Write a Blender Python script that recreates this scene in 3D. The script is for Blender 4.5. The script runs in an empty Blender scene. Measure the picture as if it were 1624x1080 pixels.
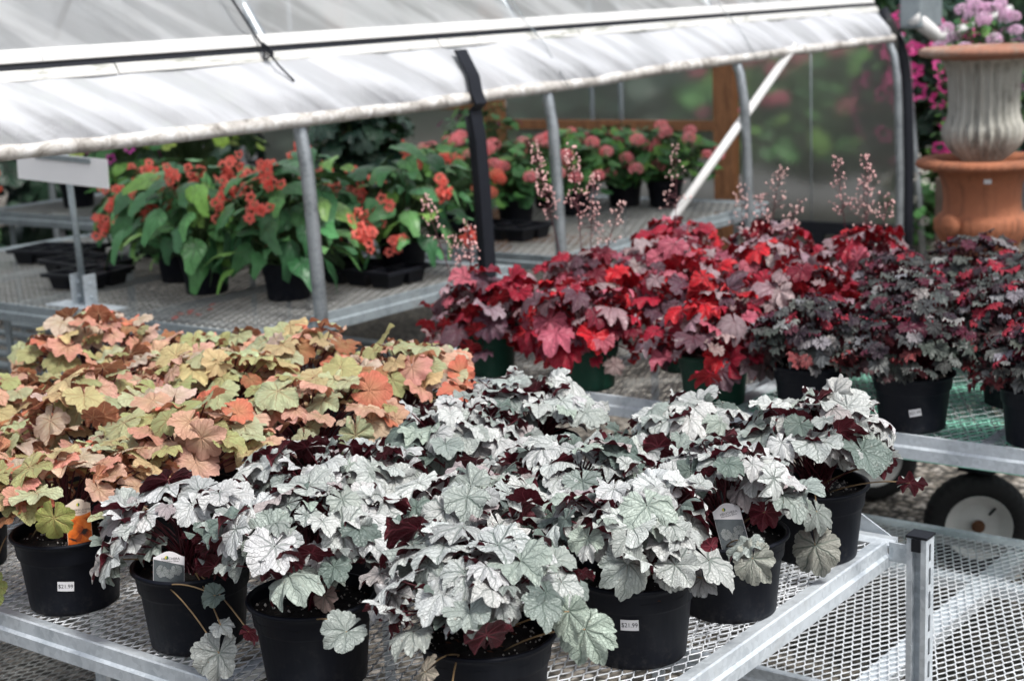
import bpy, math, random
import numpy as np
from mathutils import Vector, Matrix
R = math.radians; PI = math.pi
S = bpy.context.scene; COL = S.collection
# ---------------------------------------------------------------- camera
PITCH, ROLL, YAW, EYE = R(11.87), R(2.53), R(37.3), 1.80
fh = Vector((-math.sin(YAW), math.cos(YAW), 0)); rt = Vector((math.cos(YAW), math.sin(YAW), 0)); dn = Vector((0, 0, -1))
Fw = math.cos(PITCH)*fh + math.sin(PITCH)*dn; Dw = -math.sin(PITCH)*fh + math.cos(PITCH)*dn
cx_ = math.cos(ROLL)*rt + math.sin(ROLL)*Dw; cu_ = math.sin(ROLL)*rt - math.cos(ROLL)*Dw
cam = bpy.data.cameras.new('camera'); co = bpy.data.objects.new('camera', cam); COL.objects.link(co)
M_ = Matrix.Identity(4)
for i in range(3):
    M_[i][0] = cx_[i]; M_[i][1] = cu_[i]; M_[i][2] = -Fw[i]
M_[2][3] = EYE; co.matrix_world = M_
cam.sensor_fit = 'HORIZONTAL'; cam.sensor_width = 36; cam.lens = 2456/1624*36
cam.clip_start = .05; cam.clip_end = 500
cam.dof.use_dof = True; cam.dof.focus_distance = 2.72; cam.dof.aperture_fstop = 5.0
S.camera = co
# ---------------------------------------------------------------- sky, sun, exposure
W = bpy.data.worlds.new('World'); S.world = W; W.use_nodes = True
nt = W.node_tree; bg = nt.nodes['Background']
sky = nt.nodes.new('ShaderNodeTexSky'); sky.sky_type = 'NISHITA'; sky.sun_disc = False
SUN_EL, SUN_AZ = R(60), R(98)          # azimuth clockwise from +Y
sky.sun_elevation = SUN_EL; sky.sun_rotation = SUN_AZ
sky.air_density = 1.0; sky.dust_density = 4.0; sky.ozone_density = 1.0
hs = nt.nodes.new('ShaderNodeHueSaturation'); hs.inputs['Saturation'].default_value = .42
nt.links.new(sky.outputs[0], hs.inputs['Color']); nt.links.new(hs.outputs[0], bg.inputs[0]); bg.inputs[1].default_value = .12
sl = bpy.data.lights.new('sun', 'SUN'); sl.energy = 2.1; sl.angle = R(12); sl.color = (1, .97, .93)
so = bpy.data.objects.new('sun', sl); COL.objects.link(so)
sd = Vector((math.sin(SUN_AZ)*math.cos(SUN_EL), math.cos(SUN_AZ)*math.cos(SUN_EL), math.sin(SUN_EL)))
so.rotation_euler = sd.to_track_quat('Z', 'Y').to_euler()
S.view_settings.view_transform = 'Standard'; S.view_settings.look = 'None'
S.view_settings.exposure = .68; S.view_settings.gamma = 1
S.render.engine = 'CYCLES'
S.cycles.max_bounces = 8; S.cycles.transparent_max_bounces = 16
# ---------------------------------------------------------------- helpers
rng = np.random.RandomState(7)
def tag(o, label=None, cat=None, group=None, kind=None):
    if label: o['label'] = label
    if cat: o['category'] = cat
    if group: o['group'] = group
    if kind: o['kind'] = kind
    return o
def empty(name, loc, rz=0, **k):
    o = bpy.data.objects.new(name, None); COL.objects.link(o); o.location = loc; o.rotation_euler = (0, 0, rz); o.empty_display_size = .05
    return tag(o, **k)
class MB:
    """collects shapes into one mesh"""
    def __init__(s): s.v = []; s.f = []; s.m = []; s.n = 0
    def add(s, V, Fc, m=0, xf=None):
        V = np.asarray(V, float)
        if xf is not None: V = V @ np.array(xf.to_3x3()).T + np.array(xf.translation)
        s.v.append(V); s.f += [tuple(i+s.n for i in f) for f in Fc]; s.m += [m]*len(Fc); s.n += len(V)
        return s
    def box(s, a, b, m=0, xf=None):
        x0, y0, z0 = a; x1, y1, z1 = b
        V = [(x0,y0,z0),(x1,y0,z0),(x1,y1,z0),(x0,y1,z0),(x0,y0,z1),(x1,y0,z1),(x1,y1,z1),(x0,y1,z1)]
        return s.add(V, [(0,3,2,1),(4,5,6,7),(0,1,5,4),(1,2,6,5),(2,3,7,6),(3,0,4,7)], m, xf)
    def prism(s, pts, axis, a, b, m=0, xf=None):
        """closed 2-D outline swept along an axis (0=x: pts are (y,z); 1=y: (x,z); 2=z: (x,y))"""
        n = len(pts); V = []
        for t in (a, b):
            for p in pts: V.append({0: (t, p[0], p[1]), 1: (p[0], t, p[1]), 2: (p[0], p[1], t)}[axis])
        Fc = [(i, (i+1) % n, n+(i+1) % n, n+i) for i in range(n)] + [tuple(range(n-1, -1, -1)), tuple(range(n, 2*n))]
        return s.add(V, Fc, m, xf)
    def tube(s, P, r, seg=8, m=0, cap=True):
        P = [Vector(p) for p in P]; n = len(P); rr = r if hasattr(r, '__len__') else [r]*n
        V = []; up = None
        for i, p in enumerate(P):
            d = (P[min(i+1, n-1)]-P[max(i-1, 0)]).normalized()
            if up is None: up = d.orthogonal().normalized()
            up = (up - d*up.dot(d)).normalized(); si = d.cross(up)
            for k in range(seg):
                a = 2*PI*k/seg; V.append(p + (up*math.cos(a)+si*math.sin(a))*rr[i])
        Fc = [(i*seg+k, i*seg+(k+1) % seg, (i+1)*seg+(k+1) % seg, (i+1)*seg+k) for i in range(n-1) for k in range(seg)]
        if cap: Fc += [tuple(range(seg-1, -1, -1)), tuple((n-1)*seg+k for k in range(seg))]
        return s.add([tuple(v) for v in V], Fc, m)
    def lathe(s, prof, seg=48, m=0, c=(0, 0, 0), fn=None):
        V = []
        for r, z in prof:
            for k in range(seg):
                a = 2*PI*k/seg; q = r if fn is None else fn(r, z, a)
                V.append((c[0]+q*math.cos(a), c[1]+q*math.sin(a), c[2]+z))
        n = len(prof)
        Fc = [(i*seg+k, i*seg+(k+1) % seg, (i+1)*seg+(k+1) % seg, (i+1)*seg+k) for i in range(n-1) for k in range(seg)]
        return s.add(V, Fc, m)
    def build(s, name, mats, parent=None, smooth=True, bevel=0):
        me = bpy.data.meshes.new(name); V = np.concatenate(s.v) if s.v else np.zeros((0, 3))
        me.from_pydata(V.tolist(), [], s.f); mats = mats if isinstance(mats, (list, tuple)) else [mats]
        for m in mats: me.materials.append(m)
        me.polygons.foreach_set('material_index', s.m); me.update()
        if smooth: me.shade_smooth() if smooth is True else me.shade_smooth()
        o = bpy.data.objects.new(name, me); COL.objects.link(o); o.parent = parent
        if smooth == 'auto':
            try: me.set_sharp_from_angle(angle=R(35))
            except Exception: pass
        if bevel:
            b = o.modifiers.new('bevel', 'BEVEL'); b.width = bevel; b.segments = 2; b.limit_method = 'ANGLE'; b.angle_limit = R(40)
        return o
# ---------------------------------------------------------------- node helpers
class NB:
    def __init__(s, name):
        s.mat = bpy.data.materials.new(name); s.mat.use_nodes = True; s.t = s.mat.node_tree; s.p = s.t.nodes['Principled BSDF']; s.out = s.t.nodes['Material Output']
    def n(s, typ, **k):
        nd = s.t.nodes.new(typ)
        for a, b in k.items(): setattr(nd, a, b)
        return nd
    def set(s, sock, v):
        if isinstance(v, bpy.types.NodeSocket): s.t.links.new(v, sock)
        else: sock.default_value = v
    def m(s, op, a, b=0., c=0., clamp=False):
        nd = s.n('ShaderNodeMath', operation=op, use_clamp=clamp); s.set(nd.inputs[0], a); s.set(nd.inputs[1], b); s.set(nd.inputs[2], c); return nd.outputs[0]
    def mix(s, f, a, b, mode='MIX'):
        nd = s.n('ShaderNodeMix', data_type='RGBA', blend_type=mode); s.set(nd.inputs['Factor'], f)
        for q, v in ((6, a), (7, b)): s.set(nd.inputs[q], v if isinstance(v, bpy.types.NodeSocket) else (*v[:3], 1))
        return nd.outputs[2]
    def step(s, x, a, b):      # smooth step from a to b
        nd = s.n('ShaderNodeMapRange', interpolation_type='SMOOTHSTEP'); s.set(nd.inputs[0], x); s.set(nd.inputs[1], a); s.set(nd.inputs[2], b); return nd.outputs[0]
    def noise(s, scale, detail=3, vec=None, rough=.5, dist=0, out=0):
        nd = s.n('ShaderNodeTexNoise'); nd.inputs['Scale'].default_value = scale; nd.inputs['Detail'].default_value = detail; nd.inputs['Roughness'].default_value = rough; nd.inputs['Distortion'].default_value = dist
        if vec is None: vec = s.coord()
        s.t.links.new(vec, nd.inputs['Vector']); return nd.outputs[out]
    def vor(s, scale, feat='F1', vec=None, out=0, rand=1):
        nd = s.n('ShaderNodeTexVoronoi', feature=feat); nd.inputs['Scale'].default_value = scale; nd.inputs['Randomness'].default_value = rand
        s.t.links.new(vec if vec is not None else s.coord(), nd.inputs['Vector']); return nd.outputs[out]
    def coord(s, which='Object'): return s.n('ShaderNodeTexCoord').outputs[which]
    def scale(s, vec, xyz):
        nd = s.n('ShaderNodeMapping'); s.t.links.new(vec, nd.inputs[0]); nd.inputs['Scale'].default_value = xyz; return nd.outputs[0]
    def ramp(s, f, stops):
        nd = s.n('ShaderNodeValToRGB'); e = nd.color_ramp.elements
        while len(e) < len(stops): e.new(.5)
        for i, (p, c) in enumerate(stops): e[i].position = p; e[i].color = (*c, 1)
        s.t.links.new(f, nd.inputs[0]); return nd.outputs[0]
    def bump(s, h, strength=.3, dist=.01):
        nd = s.n('ShaderNodeBump'); nd.inputs['Strength'].default_value = strength; nd.inputs['Distance'].default_value = dist; s.t.links.new(h, nd.inputs['Height'])
        s.t.links.new(nd.outputs[0], s.p.inputs['Normal']); return nd
    def base(s, v): s.set(s.p.inputs['Base Color'], v if isinstance(v, bpy.types.NodeSocket) else (*v, 1)); return s
    def pr(s, **k):
        for a, b in k.items(): s.set(s.p.inputs[a.replace('_', ' ')], b)
        return s
def simple(name, c, rough=.5, var=.15, sc=20, metal=0, bump=.1):
    b = NB(name); n = b.noise(sc, 4); c2 = tuple(x*(1-var*2) for x in c); c3 = tuple(min(1, x*(1+var)) for x in c)
    b.base(b.mix(n, c2, c3)).pr(Roughness=rough, Metallic=metal)
    if bump: b.bump(b.noise(sc*4, 3), bump, .004)
    return b.mat
# galvanised steel: spangle + streaks
def galv(name, c, dark):
    b = NB(name); v = b.vor(95, out=1); sp = b.n('ShaderNodeSeparateColor'); b.t.links.new(v, sp.inputs[0])
    n = b.noise(9, 5, rough=.65); f = b.m('ADD', b.m('MULTIPLY', sp.outputs[0], .22), b.m('MULTIPLY', n, .88), clamp=True)
    col = b.ramp(f, [(.25, dark), (.55, c), (.85, tuple(min(1, x*1.2) for x in c))])
    st = b.step(b.noise(3.2, 6, rough=.7), .60, .78); col = b.mix(b.m('MULTIPLY', st, .35), col, (.30, .27, .22))
    b.base(col).pr(Metallic=.25, Roughness=b.m('ADD', b.m('MULTIPLY', n, .3), .30)); b.bump(b.noise(60, 3), .12, .002); return b.mat
M = {}
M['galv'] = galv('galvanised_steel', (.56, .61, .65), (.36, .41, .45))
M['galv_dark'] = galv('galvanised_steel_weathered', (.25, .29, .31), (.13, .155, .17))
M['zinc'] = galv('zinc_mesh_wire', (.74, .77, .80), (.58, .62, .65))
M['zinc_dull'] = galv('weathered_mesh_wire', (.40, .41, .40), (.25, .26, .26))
M['pipe'] = galv('galvanised_pipe', (.34, .37, .39), (.20, .225, .24)); M['pipe'].node_tree.nodes['Principled BSDF'].inputs['Metallic'].default_value = .75
M['green_mesh'] = simple('green_mesh_paint', (.36, .84, .66), .45, .12)
def pot_mat(name, c, c2):
    b = NB(name); n = b.noise(14, 5, rough=.6); sc = b.noise(1, 3, vec=b.scale(b.coord(), (160, 160, 6)))
    dust = b.step(b.noise(26, 6, rough=.75), .56, .8)
    sz = b.n('ShaderNodeSeparateXYZ'); b.t.links.new(b.coord(), sz.inputs[0]); low = b.m('MULTIPLY', b.m('SUBTRACT', 1., b.step(sz.outputs[2], .0, .07)), b.step(b.noise(45, 6, rough=.8), .45, .7))
    col = b.mix(b.m('MAXIMUM', b.m('MULTIPLY', dust, .25), b.m('MULTIPLY', low, .30)), b.mix(n, c, c2), (.09, .085, .08))
    b.base(col).pr(Roughness=b.m('ADD', b.m('MULTIPLY', sc, .2), .42)); b.p.inputs['Specular IOR Level'].default_value = .18; b.bump(sc, .06, .001); return b.mat
M['pot'] = pot_mat('black_pot_plastic', (.003, .004, .008), (.007, .009, .015))
M['pot_green'] = pot_mat('green_pot_plastic', (.006, .035, .022), (.010, .055, .034))
M['pot_terra'] = pot_mat('maroon_pot_plastic', (.08, .02, .02), (.12, .03, .03))
def soil_mat():
    b = NB('potting_soil'); n = b.noise(160, 5, rough=.7); b.base(b.ramp(n, [(.3, (.002, .0016, .0015)), (.6, (.010, .0075, .006)), (.8, (.035, .024, .017))])).pr(Roughness=.95); b.bump(n, .9, .006); return b.mat
M['soil'] = soil_mat()
M['perlite'] = simple('perlite_grain', (.60, .57, .52), .8, .25, 300)
M['bark'] = simple('bark_chip', (.10, .035, .015), .9, .3, 200)
M['white_paper'] = simple('sticker_paper', (.78, .78, .80), .5, .04, 60, bump=0)
M['ink'] = simple('ink', (.02, .02, .025), .6, .1, bump=0)
M['card'] = simple('tag_card', (.74, .72, .74), .35, .03, 60, bump=0)
M['card_cream'] = simple('cream_tag_card', (.72, .62, .52), .35, .04, 60, bump=0)
def leaf_mat(name, vein_col, under, ndelta=.80, vein=.8, rib=.5, net=.3, rough=.5, trans=.12, edge=None, edge_f=0., spots=.0, spec=.5):
    """leaf blade: uv map holds leaf-plane x,y in leaf radii; tint = the leaf's own pigment"""
    b = NB(name); uv = b.n('ShaderNodeUVMap', uv_map='leaf').outputs[0]; at = b.n('ShaderNodeAttribute', attribute_name='tint')
    tint = at.outputs['Color']; rnd = at.outputs['Alpha']
    sp = b.n('ShaderNodeSeparateXYZ'); b.t.links.new(uv, sp.inputs[0]); x, y = sp.outputs[0], sp.outputs[1]
    cb = b.n('ShaderNodeCombineXYZ'); b.set(cb.inputs[0], x); b.set(cb.inputs[1], y); b.set(cb.inputs[2], b.m('MULTIPLY', rnd, 37.))
    wob = b.n('ShaderNodeTexNoise'); wob.inputs['Scale'].default_value = 2.2; wob.inputs['Detail'].default_value = 2.5; b.t.links.new(cb.outputs[0], wob.inputs['Vector']); w0 = b.m('SUBTRACT', wob.outputs[0], .5)
    r = b.m('SQRT', b.m('ADD', b.m('MULTIPLY', x, x), b.m('MULTIPLY', y, y)))
    th = b.m('ADD', b.m('ARCTAN2', x, y), b.m('MULTIPLY', w0, .60))
    q = b.m('DIVIDE', th, ndelta); dt = b.m('MULTIPLY', b.m('SUBTRACT', q, b.m('ROUND', q)), ndelta)
    al = b.m('MULTIPLY', r, b.m('COSINE', dt)); pe = b.m('MULTIPLY', r, b.m('ABSOLUTE', b.m('SINE', dt)))
    wd = b.m('ADD', b.m('MULTIPLY', b.m('SUBTRACT', 1.15, r), .026), .006)
    main = b.m('SUBTRACT', 1., b.step(b.m('DIVIDE', pe, wd), .35, 1.6))
    k = b.m('MULTIPLY', b.m('SUBTRACT', al, b.m('MULTIPLY', pe, 1.25)), 5.2)
    pp = b.m('MULTIPLY', b.m('PINGPONG', b.m('ADD', k, b.m('MULTIPLY', w0, 2.4)), .5), 2.)     # 0..1, vein where ~0
    sec = b.m('SUBTRACT', 1., b.step(pp, .04, .30)); sec = b.m('MULTIPLY', sec, b.step(pe, .0, .03))
    vo = b.vor(9, 'DISTANCE_TO_EDGE', vec=cb.outputs[0]); ter = b.m('SUBTRACT', 1., b.step(vo, .0, .09))
    vf = b.m('MAXIMUM', main, b.m('MAXIMUM', b.m('MULTIPLY', sec, rib), b.m('MULTIPLY', ter, net)))
    vf = b.m('MULTIPLY', vf, b.m('MULTIPLY', vein, b.m('ADD', .45, b.m('MULTIPLY', rnd, .75))), clamp=True)
    mot = b.noise(5, 4, vec=cb.outputs[0]); body = b.mix(b.m('MULTIPLY', b.step(mot, .35, .75), .35), tint, b.mix(.5, tint, vein_col))
    if edge is not None:
        body = b.mix(b.m('MULTIPLY', b.m('SUBTRACT', 1., b.step(r, .1, .85)), edge_f), body, edge)
    top = b.mix(vf, body, vein_col)
    if spots: top = b.mix(b.m('MULTIPLY', b.step(b.noise(11, 3, vec=cb.outputs[0]), .66, .72), spots), top, (.22, .09, .03))
    un = b.mix(b.m('MULTIPLY', b.m('MAXIMUM', main, b.m('MULTIPLY', sec, .4)), .5), b.mix(rnd, under, tuple(c*.45 for c in under)), tuple(min(1, c*2.2+.05) for c in under))
    geo = b.n('ShaderNodeNewGeometry'); col = b.mix(geo.outputs['Backfacing'], top, un)
    b.base(col).pr(Roughness=rough); b.p.inputs['Specular IOR Level'].default_value = spec
    bmp = b.bump(b.m('SUBTRACT', b.m('MULTIPLY', mot, .3), b.m('MAXIMUM', b.m('MAXIMUM', main, b.m('MULTIPLY', sec, .7)), b.m('MULTIPLY', ter, .40))), .75, .0038)
    tr = b.n('ShaderNodeBsdfTranslucent'); b.t.links.new(col, tr.inputs[0]); b.t.links.new(bmp.outputs[0], tr.inputs[1])
    mx = b.n('ShaderNodeMixShader'); mx.inputs[0].default_value = trans; b.t.links.new(b.p.outputs[0], mx.inputs[1]); b.t.links.new(tr.outputs[0], mx.inputs[2]); b.t.links.new(mx.outputs[0], b.out.inputs[0])
    return b.mat
M['silver'] = leaf_mat('silver_leaf', (.05, .085, .065), (.13, .006, .018), vein=.60, rib=.38, net=.22, rough=.5, trans=.12, spots=.35)
M['orange'] = leaf_mat('amber_leaf', (.36, .14, .08), (.64, .27, .16), ndelta=.95, vein=.36, rib=.35, net=.18, rough=.6, trans=.24, edge=(.36, .34, .15), edge_f=.30, spots=.15, spec=.3)
M['red'] = leaf_mat('red_leaf', (.10, .008, .018), (.42, .004, .014), vein=.6, rib=.4, net=.2, rough=.45, trans=.16)
M['dark'] = leaf_mat('dark_crinkled_leaf', (.014, .010, .013), (.16, .006, .016), vein=.85, rib=.5, net=.3, rough=.42, trans=.06)
M['green'] = leaf_mat('glossy_green_leaf', (.012, .045, .018), (.05, .12, .04), ndelta=.62, vein=.5, rib=.4, net=.1, rough=.35, trans=.12, spec=.5)
M['petal'] = leaf_mat('petal', (.5, .02, .03), (.6, .05, .06), ndelta=1.2, vein=.1, rib=.1, net=0, rough=.6, trans=.25, spec=.3)
M['stem_maroon'] = simple('maroon_petiole', (.085, .010, .018), .45, .25, 80)
M['stem_pale'] = simple('pale_petiole', (.30, .20, .10), .5, .2, 80)
M['stem_green'] = simple('green_stem', (.07, .13, .04), .5, .25, 60)
M['bell'] = simple('pink_bell_flower', (.90, .50, .48), .6, .2, 60)
M['bell_pale'] = simple('pale_pink_bell_flower', (.88, .56, .52), .6, .2, 60)
M['black_metal'] = simple('black_painted_steel', (.012, .014, .020), .5, .2, 30)
M['black_plastic'] = simple('black_tray_plastic', (.010, .011, .015), .42, .2, 30)
M['black_plastic'].node_tree.nodes['Principled BSDF'].inputs['Specular IOR Level'].default_value = .2; M['black_metal'].node_tree.nodes['Principled BSDF'].inputs['Specular IOR Level'].default_value = .25
M['tyre'] = simple('tyre_rubber', (.011, .011, .013), .75, .2, 60, bump=.3)
M['cream_paint'] = simple('off_white_rim_paint', (.74, .74, .73), .4, .12, 25)
M['rust'] = simple('rust', (.16, .07, .035), .8, .3, 80)
def wood_mat():
    b = NB('brown_timber'); v = b.scale(b.coord(), (9, 9, 1.2)); n = b.noise(4, 6, vec=v, rough=.65, dist=1.5)
    b.base(b.ramp(n, [(.3, (.10, .040, .015)), (.55, (.24, .105, .042)), (.8, (.36, .18, .08))])).pr(Roughness=.65); b.bump(n, .3, .004); return b.mat
M['wood'] = wood_mat()
M['wood_grey'] = simple('grey_weathered_timber', (.16, .12, .09), .8, .3, 14)
def film_mat(name, col, opacity, trans, rot=35, sf=.2, sb=.6):
    b = NB(name); g = b.coord(); n = b.noise(1, 5, vec=b.scale(g, (3, 9, 5)), rough=.6, dist=1.2); fine = b.noise(2.2, 4)
    s3 = b.n('ShaderNodeSeparateXYZ'); b.t.links.new(g, s3.inputs[0]); mp = b.n('ShaderNodeCombineXYZ')      # light and dark of drape folds put into the colour, running down and away
    b.set(mp.inputs[0], b.m('MULTIPLY', b.m('ADD', s3.outputs[1], b.m('MULTIPLY', s3.outputs[2], 1.5)), 3.2)); b.set(mp.inputs[1], b.m('MULTIPLY', s3.outputs[2], 1.3))
    sk = b.n('ShaderNodeTexNoise'); sk.inputs['Scale'].default_value = 1.5; sk.inputs['Detail'].default_value = 2.5; sk.inputs['Roughness'].default_value = .55; sk.inputs['Distortion'].default_value = .15; b.t.links.new(mp.outputs[0], sk.inputs['Vector']); streak = b.step(sk.outputs[0], .40, .62)
    dirt = b.step(b.noise(6, 6, rough=.75), .57, .78)
    c = b.mix(b.m('MULTIPLY', dirt, .16), b.mix(streak, tuple(x*(1-sf) for x in col), col), (.42, .38, .34))
    b.base(c).pr(Roughness=.28); b.p.inputs['Specular IOR Level'].default_value = .5
    b.bump(b.m('ADD', sk.outputs[0], b.m('MULTIPLY', n, .25)), sb, .05)
    tr = b.n('ShaderNodeBsdfTranslucent'); b.t.links.new(c, tr.inputs[0]); tp = b.n('ShaderNodeBsdfTransparent'); tp.inputs[0].default_value = (.92, .95, .95, 1)
    m1 = b.n('ShaderNodeMixShader'); m1.inputs[0].default_value = trans; b.t.links.new(b.p.outputs[0], m1.inputs[1]); b.t.links.new(tr.outputs[0], m1.inputs[2])
    m2 = b.n('ShaderNodeMixShader'); b.set(m2.inputs[0], b.m('ADD', opacity-.16, b.m('ADD', b.m('MULTIPLY', fine, .10), b.m('MULTIPLY', streak, .22)), clamp=True)); b.t.links.new(tp.outputs[0], m2.inputs[1]); b.t.links.new(m1.outputs[0], m2.inputs[2]); b.t.links.new(m2.outputs[0], b.out.inputs[0])
    return b.mat
M['film'] = film_mat('roof_poly_film', (.88, .90, .92), .76, .66, -50, .17, .7)
M['curtain'] = film_mat('side_poly_film', (.66, .68, .715), .97, .25, -35, .11, .6)
def roll_mat():
    b = NB('dirty_rolled_film'); n = b.noise(13, 6, rough=.75, dist=.6); n2 = b.noise(2.5, 3)
    b.base(b.ramp(b.m('ADD', b.m('MULTIPLY', n, .75), b.m('MULTIPLY', n2, .25)), [(.36, (.17, .15, .13)), (.50, (.50, .48, .45)), (.62, (.76, .76, .75))])).pr(Roughness=.5); b.bump(n, .5, .01); return b.mat
M['roll'] = roll_mat()
def rail_mat():
    b = NB('white_lock_channel'); n = b.noise(1, 6, vec=b.scale(b.coord(), (40, 5, 30)), rough=.7)
    sz = b.n('ShaderNodeSeparateXYZ'); b.t.links.new(b.coord(), sz.inputs[0])
    d = b.step(n, .52, .70); b.base(b.mix(b.m('MULTIPLY', d, .75), (.60, .60, .58), (.14, .155, .11))).pr(Roughness=.45); return b.mat
M['rail'] = rail_mat()
M['rail_clean'] = simple('white_lock_channel_clean', (.64, .64, .63), .4, .06, 8)
def poly_mat():
    b = NB('twinwall_panel'); g = b.coord(); sp = b.n('ShaderNodeSeparateXYZ'); b.t.links.new(g, sp.inputs[0])
    w = b.m('MULTIPLY', b.m('PINGPONG', b.m('MULTIPLY', sp.outputs[0], 55.), .5), 2.)
    df = b.n('ShaderNodeBsdfPrincipled'); b.t.nodes.remove(b.p); b.p = df; df.inputs['Roughness'].default_value = .25
    b.base(b.mix(b.noise(5, 5), (.36, .38, .34), (.48, .50, .45)))
    rf = b.n('ShaderNodeBsdfRefraction'); rf.inputs['IOR'].default_value = 1.12; rf.inputs['Roughness'].default_value = .42; rf.inputs[0].default_value = (.76, .76, .73, 1)
    tr = b.n('ShaderNodeBsdfTranslucent'); tr.inputs[0].default_value = (.35, .37, .33, 1)
    m1 = b.n('ShaderNodeMixShader'); m1.inputs[0].default_value = .5; b.t.links.new(df.outputs[0], m1.inputs[1]); b.t.links.new(tr.outputs[0], m1.inputs[2])
    m2 = b.n('ShaderNodeMixShader'); b.set(m2.inputs[0], b.m('ADD', .52, b.m('MULTIPLY', w, .26))); b.t.links.new(m1.outputs[0], m2.inputs[1]); b.t.links.new(rf.outputs[0], m2.inputs[2]); b.t.links.new(m2.outputs[0], b.out.inputs[0])
    return b.mat
M['poly'] = poly_mat()
def gravel_mat():
    b = NB('gravel'); v = b.vor(34, out=1); sp = b.n('ShaderNodeSeparateColor'); b.t.links.new(v, sp.inputs[0]); d = b.vor(34)
    c = b.ramp(sp.outputs[0], [(.0, (.055, .05, .043)), (.35, (.17, .15, .125)), (.65, (.26, .235, .20)), (.9, (.40, .37, .33))])
    c = b.mix(b.step(b.noise(.9, 4), .45, .65), c, (.10, .085, .065)); c = b.mix(b.step(d, .35, .75), c, (.03, .027, .022))
    b.base(c).pr(Roughness=.9); b.bump(b.m('SUBTRACT', 1., d), .9, .02); return b.mat
M['gravel'] = gravel_mat()
M['asphalt'] = simple('asphalt', (.10, .10, .105), .9, .2, 30)
def stone_mat(name, a, c, st):
    b = NB(name); n = b.noise(9, 6, rough=.7); s2 = b.step(b.noise(4, 6, rough=.75), .48, .68)
    run = b.step(b.noise(1, 5, vec=b.scale(b.coord(), (26, 26, 3)), rough=.65), .47, .66)
    b.base(b.mix(b.m('MULTIPLY', run, .45), b.mix(b.m('MULTIPLY', s2, .65), b.mix(n, a, c), st), tuple(x*.5 for x in st))).pr(Roughness=.85); b.bump(b.noise(40, 5, rough=.7), .5, .006); return b.mat
M['cast_stone'] = stone_mat('pale_cast_stone', (.30, .29, .25), (.62, .62, .57), (.12, .11, .09))
M['terracotta'] = stone_mat('terracotta', (.26, .085, .040), (.44, .17, .085), (.20, .085, .05))
M['terracotta_rim'] = stone_mat('worn_terracotta_rim', (.20, .08, .05), (.42, .21, .14), (.42, .36, .30))
M['sign_white'] = simple('white_sign_board', (.88, .88, .90), .5, .03, 5, bump=0)
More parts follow.
